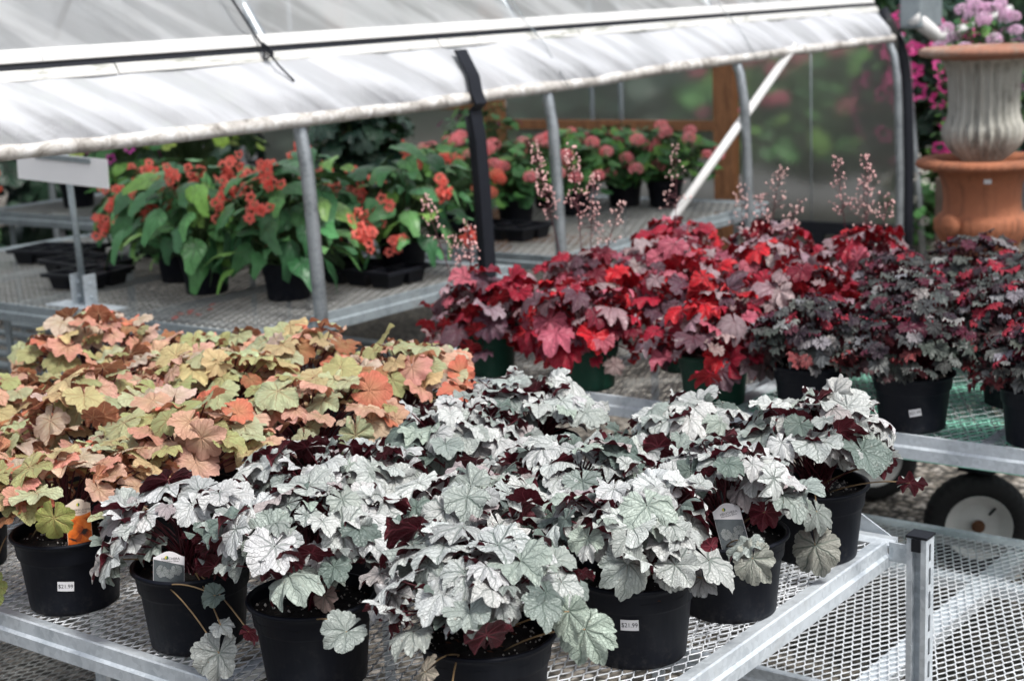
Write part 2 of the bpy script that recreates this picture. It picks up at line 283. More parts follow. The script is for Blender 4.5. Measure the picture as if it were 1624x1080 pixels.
# ================================================================ LEAVES
def leaf_shape(kind, rs):
    """one leaf blade in its own plane: origin at the petiole, tip towards +Y. returns verts, uv, quads"""
    K = dict(  #      half-opening, lobe spacing, lobe depth, teeth, tooth depth, back shortening, fold, droop, ruffle, ruffle waves
        silver=(.13, .80, .17, 3, .085, .26, .13, .34, .15, 6),
        orange=(.12, .95, .26, 3, .055, .20, .11, .22, .16, 5),
        red=(.15, .80, .24, 3, .085, .24, .16, .42, .17, 7),
        dark=(.14, .80, .34, 3, .12, .20, .18, .28, .27, 10),
        round=(.10, .90, .12, 3, .06, .10, .12, .10, .08, 9),
        wing=(.10, 1.2, .0, 1, .0, .52, .05, .35, .05, 4),
        hang=(.20, .90, .26, 2, .05, .20, .14, .50, .13, 6))[kind]
    g, dl, dep, nt_, tooth, back, fold, droop, ruf, nw = K; big = kind in ('silver', 'red', 'orange')
    nth = 85 if big else (57 if kind == 'dark' else (37 if kind == 'hang' else 25))
    rings = [.03, .20, .40, .58, .74, .88, 1.] if big else ([.03, .3, .55, .8, 1.] if kind == 'dark' else [.03, .35, .7, 1.])
    th = np.linspace(-PI+g, PI-g, nth); lw = 1+rs.normal(0, .07, 12)
    wv = th+.07*np.sin(2*th+rs.rand()*6)+.05*np.sin(3*th+rs.rand()*6)          # lobes are never evenly spaced
    k = np.round(wv/dl); u = np.abs(wv/dl-k)*2; ki = (k+4).astype(int).clip(0, 8)
    Rb = 1-back*(1-np.cos(th))/2; lwi = np.interp(wv/dl+4, np.arange(12), lw)
    lobe = (1-dep)+dep*np.sqrt(np.clip(1-(u*.985)**2, 0, 1))
    tt = (wv/dl+.5)*nt_; v = np.abs(tt-np.floor(tt)-.5)*2
    tth = 1-tooth+tooth*np.sqrt(np.clip(1-(v*.98)**2, 0, 1))*(.75+.5*np.interp(tt, np.arange(-30, 31), rs.rand(61)))
    Rr = Rb*lwi*lobe*tth
    if kind == 'wing':
        t = th-.10; Rr = .50+.16*np.cos(t)+.62*np.exp(-(t/.30)**2)+.14*np.exp(-((t-2.3)/.6)**2)+.05*np.sin(9*th)*.3
    Rr = Rr*(1+.010*rs.normal(size=nth))
    ff = np.array(rings)[:, None]; lob_f = ff**1.0
    base_r = Rb*lwi*(1-dep*.5)
    rr = ff*(base_r+(Rr-base_r)*ff**2)[0:1] if False else ff*(base_r[None]*(1-ff**3)+Rr[None]*ff**3)
    X = rr*np.sin(th)[None]; Y = rr*np.cos(th)[None]
    p1, p2, p3, p4 = rs.rand(4)*2*PI; dr = droop*rs.uniform(.35, 1.5)
    bul = (1-np.cos(PI*u))[None]*.5                                           # blade rises between the veins
    Z = fold*rr*bul*(1-.45*ff) - dr*rr**2*(.55+.45*np.cos(th)[None])
    amp = .55+.45*np.sin(2*th+p4)[None]
    Z += ruf*rr**2.0*(np.sin(nw*th+p1)[None]*amp+.55*np.sin((nw*1.6)*th+p2)[None])*rs.uniform(.6, 1.5)
    Z += -dict(silver=.14, orange=.06, red=.15).get(kind, .05)*ff**4*(1-bul)*rr                              # lobe tips nod
    Z += .14*rr*np.sin(th+p3)[None]*rs.uniform(-1, 1) + rs.uniform(-.35, .30)*X*X + rs.uniform(-.3, .15)*Y*np.abs(Y)
    if kind in ('silver', 'red') and rs.rand() < .35:
        Z += rs.uniform(.15, .5)*(np.sqrt(X*X+.02)-.14)
    V = np.stack([X, Y, Z], -1).reshape(-1, 3); UV = np.stack([X, Y], -1).reshape(-1, 2)
    nr = len(rings); Q = [(i*nth+c, (i+1)*nth+c, (i+1)*nth+c+1, i*nth+c+1) for i in range(nr-1) for c in range(nth-1)]
    return V, UV, np.array(Q)
VAR = {}
def variants(kind, n=14):
    if kind not in VAR:
        rs = np.random.RandomState(abs(sum(map(ord, kind)))+3); VAR[kind] = [leaf_shape(kind, rs) for _ in range(n)]
        # quads were listed clockwise seen from above? make +Z the upper side
        V, U, Q = VAR[kind][0]; q = Q[len(Q)//2]; nrm = np.cross(V[q[1]]-V[q[0]], V[q[2]]-V[q[1]])
        if nrm[2] < 0: VAR[kind] = [(a, b, c[:, ::-1].copy()) for a, b, c in VAR[kind]]
    return VAR[kind]
def petal_shape():
    th = np.linspace(0, 2*PI, 26)[:-1]; r = .55+.45*np.abs(np.cos(2.5*th))**.8
    V = [(0, 0, -.12)]+[(math.cos(t)*q*.55, math.sin(t)*q*.55, .05) for t, q in zip(th, r)]+[(math.cos(t)*q, math.sin(t)*q, .18+.06*math.sin(5*t)) for t, q in zip(th, r)]
    n = 25; Q = [(0, 1+i, 1+(i+1) % n, 1+(i+1) % n) for i in range(n)]
    Q = [(1+i, 1+n+i, 1+n+(i+1) % n, 1+(i+1) % n) for i in range(n)]
    V = np.array(V); return V, V[:, :2]*1.0, np.array(Q)
PET = petal_shape()
def norm(v): return v/(np.linalg.norm(v)+1e-9)
class Foliage:
    def __init__(s): s.V = []; s.U = []; s.Q = []; s.C = []; s.n = 0
    def put(s, shp, pos, nrm, tip, size, tint, rnd):
        V, U, Q = shp; n = norm(np.asarray(nrm, float)); t = np.asarray(tip, float); t = norm(t-n*t.dot(n)); x = np.cross(t, n)
        s.V.append(np.asarray(pos)+size*(V[:, :1]*x+V[:, 1:2]*t+V[:, 2:3]*n)); s.U.append(U); s.Q.append(Q+s.n); s.n += len(V)
        s.C.append(np.tile(np.array([*tint, rnd]), (len(V), 1)))
    def build(s, name, mat, parent=None):
        V = np.concatenate(s.V).astype(np.float32); Q = np.concatenate(s.Q).astype(np.int32); U = np.concatenate(s.U).astype(np.float32); C = np.concatenate(s.C).astype(np.float32)
        me = bpy.data.meshes.new(name); me.vertices.add(len(V)); me.vertices.foreach_set('co', V.ravel())
        me.loops.add(Q.size); me.loops.foreach_set('vertex_index', Q.ravel()); me.polygons.add(len(Q)); me.polygons.foreach_set('loop_start', np.arange(0, Q.size, 4, dtype=np.int32))
        uv = me.uv_layers.new(name='leaf'); uv.data.foreach_set('uv', U[Q.ravel()].ravel())
        ca = me.attributes.new('tint', 'FLOAT_COLOR', 'POINT'); ca.data.foreach_set('color', C.ravel())
        me.update(calc_edges=True); me.validate(); me.shade_smooth(); me.materials.append(mat)
        o = bpy.data.objects.new(name, me); COL.objects.link(o); o.parent = parent; return o
PAL = dict(
    silver=([(.61, .63, .62), (.50, .53, .515), (.67, .68, .675), (.34, .385, .36), (.16, .205, .185), (.50, .435, .44), (.42, .49, .43)], [.26, .20, .17, .16, .11, .05, .05]),
    orange=([(.72, .44, .33), (.42, .44, .20), (.61, .50, .27), (.72, .35, .27), (.38, .16, .08), (.48, .54, .33), (.64, .52, .41), (.72, .22, .14)], [.17, .21, .14, .11, .03, .19, .11, .05]),
    red=([(.34, .24, .26), (.38, .006, .03), (.58, .006, .016), (.50, .11, .16), (.10, .05, .07), (.17, .004, .02), (.48, .36, .38)], [.24, .17, .06, .11, .20, .15, .08]),
    dark=([(.045, .05, .05), (.024, .010, .020), (.27, .265, .275), (.36, .006, .03), (.09, .105, .095), (.10, .006, .028)], [.20, .24, .15, .13, .11, .17]),
    begonia=([(.075, .25, .085), (.04, .155, .055), (.12, .33, .10), (.22, .44, .09)], [.4, .25, .22, .13]),
    geranium=([(.075, .24, .055), (.045, .16, .045), (.14, .33, .06)], [.4, .35, .25]),
    lime=([(.30, .48, .05), (.20, .36, .05), (.38, .52, .10)], [.5, .3, .2]),
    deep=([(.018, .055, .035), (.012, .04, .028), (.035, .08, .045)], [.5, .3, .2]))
def pick(pal, rs):
    c, w = PAL[pal]; b = np.array(c[rs.choice(len(c), p=np.array(w)/sum(w))]); return np.clip(b*rs.uniform(.84, 1.12)*(1+rs.normal(0, .012 if pal == 'silver' else .04, 3)), 0, .92)
def bez(a, b, c, n=6):
    return [tuple((1-t)**2*a+2*t*(1-t)*b+t*t*c) for t in np.linspace(0, 1, n)]
def dome(fol, st, kind, pal, rs, n, Rh, Rv, size, zc=0., phimax=1.6, inner=.35, under=.06, jit=.22, stem_r=.0016, tip_drop=.35, sz_var=.22, crown=-.012, clear=()):
    vs = variants(kind); ga = PI*(3-5**.5); a0 = rs.rand()*6.28
    total = n+int(n*inner); skew = rs.normal(0, .06, 2)
    for i in range(total):
        out = i < n; t = (i+.5)/n if out else rs.rand()
        ph = math.acos(1-t*(1-math.cos(phimax))) + rs.normal(0, .07); al = a0+i*ga+rs.normal(0, .12)
        k = (1+rs.normal(0, .07)) if out else rs.uniform(.5, .82)
        sp_, cp = math.sin(ph), math.cos(ph); h = np.array([math.cos(al), math.sin(al), 0])
        p = h*Rh*sp_*k; p[2] = zc+Rv*cp*k + .02*math.sin(al*2+a0)*sp_; p[:2] += skew*Rh*cp
        if any(np.linalg.norm((p-c_)-d_*max(0., (p-c_).dot(d_))) < r_ and (p-c_).dot(d_) > -.01 for c_, d_, r_ in clear): continue
        rad = norm(np.array([h[0]*sp_, h[1]*sp_, cp])); nrm = norm(.34*rad+np.array([0, 0, .78])+rs.normal(0, jit, 3)); tip = h*(.25+sp_)+np.array([0, 0, -tip_drop*sp_])+rs.normal(0, .28, 3)
        s_ = size*(1+rs.normal(0, sz_var))*(1 if out else .85); s_ = min(size*1.32, max(size*.5, s_)); tint = pick(pal, rs); rv = rs.rand()
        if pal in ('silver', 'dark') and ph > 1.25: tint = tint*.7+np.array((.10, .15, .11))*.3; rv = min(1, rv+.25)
        if rs.rand() < under and out:       # leaf standing up so that its underside shows
            nrm = norm(-h*.8+np.array([0, 0, .5])+rs.normal(0, .2, 3)); tip = np.array([0, 0, 1.])+h*.3+rs.normal(0, .3, 3); s_ *= .75
        q = p-norm(tip)*s_*.25
        fol.put(vs[rs.randint(len(vs))], q, nrm, tip, s_, tint, rv)
        if st is not None:
            c0 = np.array([rs.normal(0, .012), rs.normal(0, .012), crown]); md = c0*.5+q*.5+np.array([0, 0, .035])-h*.01
            st.tube(bez(c0, md, q, 5), [stem_r*1.25, stem_r*1.1, stem_r, stem_r, stem_r*.9], 4, cap=False)
def pot_profile(r, h):
    return [(.0, .004), (r*.70, .004), (r*.72, .0), (r*.765, .003), (r*.775, .012), (r*.86, h*.68), (r*.885, h*.70), (r*.90, h*.72), (r*.925, h*.90), (r*.945, h*.945), (r*.995, h*.955), (r, h*.972), (r*.995, h*.992), (r*.965, h), (r*.935, h*.993), (r*.925, h*.95), (r*.90, h*.80), (r*.86, h*.70), (0, h*.66)]
POTM = {}
def make_pot(parent, mat, r=.112, h=.152, seg=64):
    k = (mat.name, r, h, seg)
    if k not in POTM:
        b = MB(); b.lathe(pot_profile(r, h), seg); o = b.build('pot', mat, parent); POTM[k] = o.data
    else:
        o = bpy.data.objects.new('pot', POTM[k]); COL.objects.link(o); o.parent = parent
    return o
def make_soil(parent, r, z, rs, grains=70, fine=True):
    b = MB(); nr, na = (12, 48) if fine else (4, 16); V = [(0, 0, z+.006)]
    for i in range(1, nr+1):
        for k in range(na):
            q = r*i/nr; a = 2*PI*k/na; V.append((q*math.cos(a), q*math.sin(a), z+.008*(1-(q/r)**2)+rs.normal(0, .0022 if fine else .001)))
    Fc = [(0, 1+k, 1+(k+1) % na) for k in range(na)]+[(1+(i-1)*na+k, 1+i*na+k, 1+i*na+(k+1) % na, 1+(i-1)*na+(k+1) % na) for i in range(1, nr) for k in range(na)]
    b.add(V, Fc)
    for _ in range(grains):
        q = r*math.sqrt(rs.rand())*.97; a = rs.rand()*6.28; s_ = abs(rs.normal(.0015, .0009))+.0006; c = (q*math.cos(a), q*math.sin(a), z+.008*(1-(q/r)**2)+.002)
        D = np.array([(1, 0, 0), (-1, 0, 0), (0, 1, 0), (0, -1, 0), (0, 0, 1), (0, 0, -1)])*s_*rs.uniform(.6, 1.3, (6, 1)); m = 1 if rs.rand() < .8 else 2
        if m == 2: D = D*np.array([2.2, 1, .5])
        b.add(D+np.array(c), [(0, 2, 4), (2, 1, 4), (1, 3, 4), (3, 0, 4), (2, 0, 5), (1, 2, 5), (3, 1, 5), (0, 3, 5)], m)
    return b.build('soil', [M['soil'], M['perlite'], M['bark']], parent)
def text_mesh(body, size, ext=0.0002):
    c = bpy.data.curves.new('lettering', 'FONT'); c.body = body; c.size = size; c.align_x = 'CENTER'; c.align_y = 'CENTER'; c.resolution_u = 3
    o = bpy.data.objects.new('lettering', c); COL.objects.link(o); dg = bpy.context.evaluated_depsgraph_get(); me = bpy.data.meshes.new_from_object(o.evaluated_get(dg)); bpy.data.objects.remove(o)
    V = np.array([v.co[:] for v in me.vertices]) if len(me.vertices) else np.zeros((0, 3)); Fc = [tuple(p.vertices) for p in me.polygons]; bpy.data.meshes.remove(me); return V, Fc
def sticker(parent, ang, zc, r0, r1, z1, txt='$21.99', w=.031, h=.0195, tilt=0):
    """price sticker wrapped on the pot wall; ang = direction it faces, radius r0 at z=0 rising to r1 at z=z1"""
    def wrap(x, y, off):
        c, s_ = math.cos(tilt), math.sin(tilt); X = x*c-y*s_; Y = x*s_+y*c; z = zc+Y; r = r0+(r1-r0)*z/z1+off; a = ang+X/r; return (r*math.cos(a), r*math.sin(a), z)
    b = MB(); n = 10; V = []
    for off in (.0012,):
        for j in (0, 1):
            for i in range(n+1): V.append(wrap(-w/2+w*i/n, -h/2+h*j, off))
    b.add(V, [(i, i+1, n+2+i, n+1+i) for i in range(n)]); st = b.build('price_sticker', M['white_paper'], parent)
    if txt:
        V, Fc = text_mesh(txt, h*.50); V2 = [wrap(v[0]*1.05, v[1]*1.15, .0016) for v in V]; t = MB(); t.add(V2, Fc); t.build('lettering', M['ink'], st, smooth=False)
    return st
def bell_stalk(mb, rs, base, top, nb, spread, size, mi=1):
    base = np.array(base); top = np.array(top); md = (base+top)/2+rs.normal(0, .02, 3); P_ = bez(base, md, top, 9); mb.tube(P_, [.0019, .0019, .0018, .0017, .0015, .0013, .0011, .001, .0008], 5, 0)
    for i in range(int(nb*1.35)):
        t = 1-(.42*rs.rand()**1.1); p = np.array(bez(base, md, top, 41)[int(t*40)]); a = rs.rand()*6.28; L = spread*(1.15-t)*rs.uniform(.6, 1.6)*2+.006
        q = p+np.array([math.cos(a)*L, math.sin(a)*L, rs.uniform(-.2, .9)*L]); mb.tube([tuple(p), tuple((p+q)/2+np.array([0, 0, .003])), tuple(q)], .0008, 3, 0, cap=False)
        s_ = size*.72*rs.uniform(.55, 1.25)
        prof = [(.0, 1.), (.55, .8), (.9, .2), (.8, -.5), (.55, -1.), (.0, -.8)]; V = []
        for r_, z_ in prof:
            for k in range(6): V.append((q[0]+r_*s_*math.cos(k*PI/3), q[1]+r_*s_*math.sin(k*PI/3), q[2]+z_*s_*1.15))
        mb.add(V, [(i_*6+k, i_*6+(k+1) % 6, (i_+1)*6+(k+1) % 6, (i_+1)*6+k) for i_ in range(5) for k in range(6)], mi)
def trail(root, fol, st, rs, kind, pal, frm, to, size, nrm, tip, tint=None, rnd=.5, r=.0014):
    """a leaf on a long petiole: frm,to in plant coordinates"""
    frm = np.array(frm, float); to = np.array(to, float); md = (frm+to)/2+np.array([0, 0, max(.02, (frm[2]-to[2])*.35)]); st.tube(bez(frm, md, to, 9), r, 5)
    vs = variants(kind); fol.put(vs[rs.randint(len(vs))], to, nrm, tip, size, pick(pal, rs) if tint is None else tint, rnd)
CAMP = np.array([0, 0, EYE])
def coral_bells(kind, loc, seed, label, group=None, pot=None, sticker_a=None, stalks=None, extra=(), fine=True, **kw):
    rs = np.random.RandomState(seed); root = empty('potted_coral_bells', loc, label=label, cat='potted plant', group=group)
    D = dict(silver=dict(n=66, Rh=.170, Rv=.12, size=.042, zc=.180, phimax=1.50, inner=.25, under=.16, tip_drop=.3, jit=.30, sz_var=.30),
             orange=dict(n=60, Rh=.185, Rv=.105, size=.042, zc=.20, phimax=1.6, jit=.32, sz_var=.30, inner=.35, under=.05, tip_drop=.25),
             red=dict(n=66, Rh=.17, Rv=.15, size=.048, jit=.36, sz_var=.32, zc=.175, phimax=1.85, inner=.35, under=.16, tip_drop=.9),
             dark=dict(n=135, Rh=.155, Rv=.135, size=.030, zc=.175, phimax=1.75, inner=.35, under=.10, tip_drop=.6))[kind]; D.update(kw)
    mat = pot or M['pot']; make_pot(root, mat, seg=64 if fine else 32); make_soil(root, .103, .128, rs, 110 if fine else 20, fine)
    cl = [(np.array(c_)-np.array(loc), norm(CAMP-np.array(c_)), r_) for c_, r_ in D.pop('clear', ())]
    fol = Foliage(); st = MB(); dome(fol, st, kind, kind, rs, crown=.13, clear=cl, **D)
    tp = MB()
    for e in extra:
        e = dict(e); frm = e.pop('frm', (0, 0, .135)); trail(root, fol, tp, rs, kind, kind, frm, **e)
    fol.build('foliage', M[kind], root); st.build('petioles', M['stem_maroon'] if kind != 'orange' else M['stem_maroon'], root)
    if extra: tp.build('trailing_petioles', M['stem_pale'], root)
    if sticker_a is not None: sticker(root, sticker_a[0], sticker_a[1], .112*.80, .112*.86, .10, tilt=sticker_a[2] if len(sticker_a) > 2 else 0, txt=sticker_a[3] if len(sticker_a) > 3 else '$21.99')
    if stalks:
        for (dx, dy, hz, nb, spr, szb, pale) in stalks:
            sb = MB(); bell_stalk(sb, rs, (dx*.3, dy*.3, .15), (dx, dy, hz), nb, spr, szb); sb.build('flower_stalk', [M['stem_maroon'], M['bell_pale'] if pale else M['bell']], root)
    return root
# ================================================================ BENCHES
def mesh_deck(x0, x1, y0, y1, z, LW=.052, SW=.0225, w=.0034, th=.0022):
    """flattened expanded metal, diamonds long way along Y"""
    h = SW/2; ny = int((y1-y0)/(LW/2))+1; nx = int((x1-x0)/h)+1
    ys = y0+np.arange(ny)*LW/2; V = []; Fc = []; n = 0
    i = np.arange(ny)
    for j in range(nx):
        # strand j: zigzag along y; flat crossings where it meets its neighbour
        pts = []
        for k in range(ny):
            s_ = 1 if (k+j) % 2 == 0 else -1; xx = x0+j*h+s_*h*.5; e = LW*.07
            pts += [(xx, ys[k]-e), (xx, ys[k]+e)]
        P_ = np.array(pts); P_[:, 1] = P_[:, 1].clip(y0, y1); m = len(P_); zt = z-.0004*(j % 2)
        A = np.zeros((m, 4, 3)); A[:, 0] = np.c_[P_[:, 0]-w/2, P_[:, 1], np.full(m, zt)]; A[:, 1] = np.c_[P_[:, 0]+w/2, P_[:, 1], np.full(m, zt)]
        A[:, 2] = np.c_[P_[:, 0]+w/2, P_[:, 1], np.full(m, zt-th)]; A[:, 3] = np.c_[P_[:, 0]-w/2, P_[:, 1], np.full(m, zt-th)]
        V.append(A.reshape(-1, 3)); r = (np.arange(m-1)*4)[:, None]
        for a, b in ((0, 1), (1, 2), (2, 3), (3, 0)): Fc.append(n+np.c_[r+a, r+b, r+4+b, r+4+a])
        n += m*4
    return np.concatenate(V), np.concatenate(Fc)
def quick(name, V, Q, mat, parent):
    me = bpy.data.meshes.new(name); V = V.astype(np.float32); Q = Q.astype(np.int32)[:, ::-1].copy(); me.vertices.add(len(V)); me.vertices.foreach_set('co', V.ravel()); me.loops.add(Q.size); me.loops.foreach_set('vertex_index', Q.ravel())
    me.polygons.add(len(Q)); me.polygons.foreach_set('loop_start', np.arange(0, Q.size, 4, dtype=np.int32)); me.update(calc_edges=True); me.materials.append(mat)
    o = bpy.data.objects.new(name, me); COL.objects.link(o); o.parent = parent; return o
RAILP = [(0, 0), (.028, .004), (.033, .010), (.037, .008), (.038, -.016), (.044, -.021), (.044, -.044), (.0405, -.044), (.0405, -.022), (.034, -.018), (.0325, .003), (.028, .000), (0, -.005)]
def rail(name, side, a, b, c, z, mat, parent, hgt=1.):
    """pressed steel tray edge; side 'y-','y+' runs along X at y=c, 'x-','x+' along Y at x=c"""
    m = MB(); s_ = -1 if '-' in side else 1; pts = [(c+s_*p, z+q*(hgt if q < 0 else 1)) for p, q in RAILP]
    m.prism(pts, 0 if side[0] == 'y' else 1, a, b)
    return m.build(name, mat, parent, smooth='auto')
def angle_leg(x, y, z0, z1, parent, mat, s=.035, name='leg'):
    m = MB(); m.box((x, y, z0), (x+s, y+.003, z1)); m.box((x, y+.003, z0), (x+.003, y+s, z1)); return m.build(name, mat, parent, smooth=False)
def bench(name, x0, x1, y0, y1, z, deck, frame, label, legs, low=None, hgt=1., cross=True, kind=None, **mk):
    r = empty(name, ((x0+x1)/2, (y0+y1)/2, 0), label=label, cat='bench'); ox, oy = (x0+x1)/2, (y0+y1)/2
    X0, X1, Y0, Y1 = x0-ox, x1-ox, y0-oy, y1-oy
    V, Q = mesh_deck(X0, X1, Y0, Y1, z, **mk); quick('mesh_deck', V, Q, deck, r)
    rail('front_rail', 'y-', X0-.044, X1+.044, Y0, z, frame, r, hgt); rail('back_rail', 'y+', X0-.044, X1+.044, Y1, z, frame, r, hgt)
    rail('side_rail', 'x-', Y0+.001, Y1-.001, X0, z, frame, r, hgt); rail('side_rail', 'x+', Y0+.001, Y1-.001, X1, z, frame, r, hgt)
    if cross:
        k = max(2, int((x1-x0)/.62))
        for i in range(1, k): xx = X0+(X1-X0)*i/k; m = MB(); m.box((xx-.015, Y0, z-.030), (xx+.015, Y1, z-.0045)); m.build('cross_bar', frame, r, smooth=False)
    for lx, ly in legs: angle_leg(lx-ox, ly-oy, 0, z-.03, r, frame)
    return r
# ground
g = MB(); g.add([(-120, -60, 0), (120, -60, 0), (120, 160, 0), (-120, 160, 0)], [(0, 1, 2, 3)]); tag(g.build('ground', M['gravel'], None, smooth=False), kind='structure')
g = MB(); g.add([(-60, 13.2, .004), (40, 13.2, .004), (40, 17.5, .004), (-60, 17.5, .004)], [(0, 1, 2, 3)]); tag(g.build('road', M['asphalt'], None, smooth=False), kind='structure')
# front display bench (tray A) with its slotted post
bA = bench('display_bench', -3.95, -1.27, 1.68, 2.86, .70, M['zinc'], M['galv'], 'galvanised mesh bench nearest the camera, carrying the amber and silver plants', [(-3.9, 1.72), (-3.9, 2.8), (-2.6, 1.9), (-2.6, 2.8)])
ax, ay = -2.61, 2.27
m = MB()       # chamfered end plate on the far rail, then the hook-in arm to the post
m.prism([(-1.50-ax, .705), (-1.50-ax, .745), (-1.315-ax, .745), (-1.245-ax, .705)], 1, 2.905-ay, 2.908-ay); m.build('rail_end_plate', M['galv'], bA, smooth=False)
m = MB(); m.prism([(-1.225-ax, .672), (-1.225-ax, .712), (-1.150-ax, .712), (-1.142-ax, .706), (-1.142-ax, .676), (-1.15-ax, .672)], 1, 2.850-ay, 2.854-ay); m.build('bracket_arm', M['galv'], bA, smooth=False)
def slotted_post(x, y, z1, parent, w=.041, d=.041):
    m = MB(); t = .0025; x0, x1, y0, y1 = x-w/2, x+w/2, y-d/2, y+d/2
    m.box((x0, y0, 0), (x0+t, y1, z1)); m.box((x0+t, y1-t, 0), (x1-t, y1, z1)); m.box((x0+t, y0, 0), (x0+t+.009, y0+t, z1)); m.box((x1-t-.009, y0, 0), (x1-t, y0+t, z1))
    m.box((x0+t, y0+t, 0), (x0+t+.0018, y0+.011, z1)); m.box((x1-t-.0018, y0+t, 0), (x1-t, y0+.011, z1))
    ya, yb = y-.0055, y+.0055; m.box((x1-t, y0, 0), (x1, ya, z1)); m.box((x1-t, yb, 0), (x1, y1, z1))
    z = z1-.018; top = z1
    while z > .05:           # obround slots: bridges with rounded ends
        zb = z-.030; n = 6
        pts = [(ya, top), (ya, z)]+[(y+.0055*math.cos(a), z+.0055*math.sin(a)) for a in np.linspace(PI, 0, n)][1:-1]+[(yb, z), (yb, top)]
        m.prism([(p, q) for p, q in pts], 0, x1-t, x1); top = zb; z -= .050
        m.prism([(ya, top), (ya, top-.0001)]+[(y+.0055*math.cos(a), top-.0001-.0055+.0055*0+.0055*(1-math.sin(a))*0-.0) for a in ()]+[(yb, top-.0001), (yb, top)], 0, x1-t, x1)
    m.box((x1-t, ya, 0), (x1, yb, top))
    return m.build('slotted_post', M['galv'], parent, smooth=False)
slotted_post(-1.152-ax, 2.835-ay, .742, bA)
m = MB(); m.box((-1.175-ax, 2.812-ay, .742), (-1.129-ax, 2.858-ay, .7475)); m.box((-1.162-ax, 2.8105-ay, .715), (-1.142-ax, 2.8135-ay, .742)); m.build('post_cap', M['black_plastic'], bA, smooth=False, bevel=.0012)
# low mesh bench filling the gap, and the one under the front bench
bL = bench('low_bench', -3.4, .10, 2.93, 3.97, .335, M['zinc'], M['galv'], 'low galvanised mesh bench beside the slotted post, one brown leaf on it', [(-1.9, 3.0), (-3.3, 3.9), (.0, 3.9)], cross=False)
m = MB(); lx, ly = -1.65, 3.45
m.box((-1.36-lx, 2.932-ly, .300), (-1.30-lx, 3.968-ly, .3265)); m.build('cross_bar', M['galv'], bL, smooth=False)
m = MB(); m.box((-3.398-lx, 3.685-ly, .296), (-1.362-lx, 3.735-ly, .324)); m.box((-1.298-lx, 3.685-ly, .296), (.098-lx, 3.735-ly, .324)); m.build('cross_bar', M['galv'], bL, smooth=False)
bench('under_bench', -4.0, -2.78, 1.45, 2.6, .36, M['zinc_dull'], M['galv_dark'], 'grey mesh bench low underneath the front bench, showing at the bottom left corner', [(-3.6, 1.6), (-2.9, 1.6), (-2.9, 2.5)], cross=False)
# second row: grey bench (red plants) and the tray on the green cart (dark plants)
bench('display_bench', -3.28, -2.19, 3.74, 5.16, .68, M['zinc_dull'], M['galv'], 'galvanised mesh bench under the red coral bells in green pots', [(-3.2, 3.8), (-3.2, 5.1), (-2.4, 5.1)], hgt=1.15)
bench('display_bench', -2.09, -.62, 3.74, 5.16, .68, M['zinc'], M['galv'], 'galvanised mesh tray holding the dark crinkled plants, laid over the green cart deck', [], hgt=1.25, w=.0020, LW=.085, SW=.046)
ct = empty('garden_cart', (-1.35, 4.45, 0), label='garden cart with green mesh deck and black pneumatic wheels under the dark plants', cat='cart')
V, Q = mesh_deck(-.72, .74, -.68, .68, .655, LW=.05, SW=.026, w=.0085, th=.003); quick('mesh_deck', V, Q, M['green_mesh'], ct)
m = MB()
for a, b in (((-.74, -.715, .610), (.76, -.685, .650)), ((-.74, .685, .610), (.76, .715, .650)), ((-.74, -.685, .610), (-.71, .685, .650)), ((.73, -.685, .610), (.76, .685, .650))): m.box(a, b)
m.build('deck_frame', M['green_mesh'], ct, smooth=False)
m = MB(); m.box((-.70, .2, .56), (.72, .24, .599)); m.box((-.70, -.3, .56), (.72, -.26, .599)); m.box((-.40, -.26, .565), (-.36, .2, .598)); m.build('under_frame', M['black_metal'], ct, smooth=False)
def wheel(px, py, yaw, strut=True):
    """pneumatic cart wheel: tyre, dished pale rim, hub; fork above"""
    Xf = Matrix.Translation((px+1.35, py-4.45, .165)) @ Matrix.Scale(1.18, 4) @ Matrix.Rotation(yaw, 4, 'Z') @ Matrix.Rotation(R(90), 4, 'X')
    def lt(name, prof, mat, par, seg=56):
        b = MB(); b.lathe(prof, seg, fn=(lambda r, z, a: r*(1-.016*(math.sin(a*36+z*60) > .3))) if name == 'wheel' else None); o = b.build(name, mat, par, smooth='auto'); o.matrix_local = Xf if par is ct else Matrix.Identity(4); return o
    ty = lt('wheel', [(.082, -.030), (.090, -.038), (.112, -.042), (.130, -.034), (.1385, -.018), (.140, -.0), (.1385, .018), (.130, .034), (.112, .042), (.090, .038), (.082, .030)], M['tyre'], ct, 144)
    lt('rim', [(.0, .024), (.014, .024), (.016, .012), (.050, .010), (.062, .016), (.080, .036), (.0875, .0405), (.0885, .036), (.084, .028), (.084, -.028), (.0885, -.036), (.0875, -.0405), (.08, -.036), (.06, -.01), (.0, -.01)], M['cream_paint'], ty)
    lt('hub', [(0, .034), (.009, .034), (.010, .030), (.017, .029), (.018, .0245), (.012, .0242), (0, .0242)], M['rust'], ty, 20)
    b = MB(); b.tube([(.030, .028, .010), (.044, .050, .022)], [.0035, .0035], 8); o = b.build('valve', M['black_plastic'], ty)
    m = MB(); m.tube([(px+1.35, py-4.45+.03, .33), (px+1.35, py-4.45+.03, .56)], .022, 12); m.box((px+1.35-.055, py-4.45-.03, .338), (px+1.35+.055, py-4.45+.09, .348)); 
    for s_ in (-1, 1): 
        if s_ > 0: continue
        d = Vector((math.sin(yaw), -math.cos(yaw), 0))*.062*s_; m.tube([(px+1.35+d.x, py-4.45+d.y, .165), (px+1.35+d.x*.9, py-4.45+d.y*.9, .34)], .009, 8)
    m.build('caster_fork', M['black_metal'], ct)
wheel(-1.675, 4.58, R(28)); wheel(-2.27, 5.12, R(30)); wheel(-.75, 4.6, R(20)); wheel(-.75, 5.1, R(20))
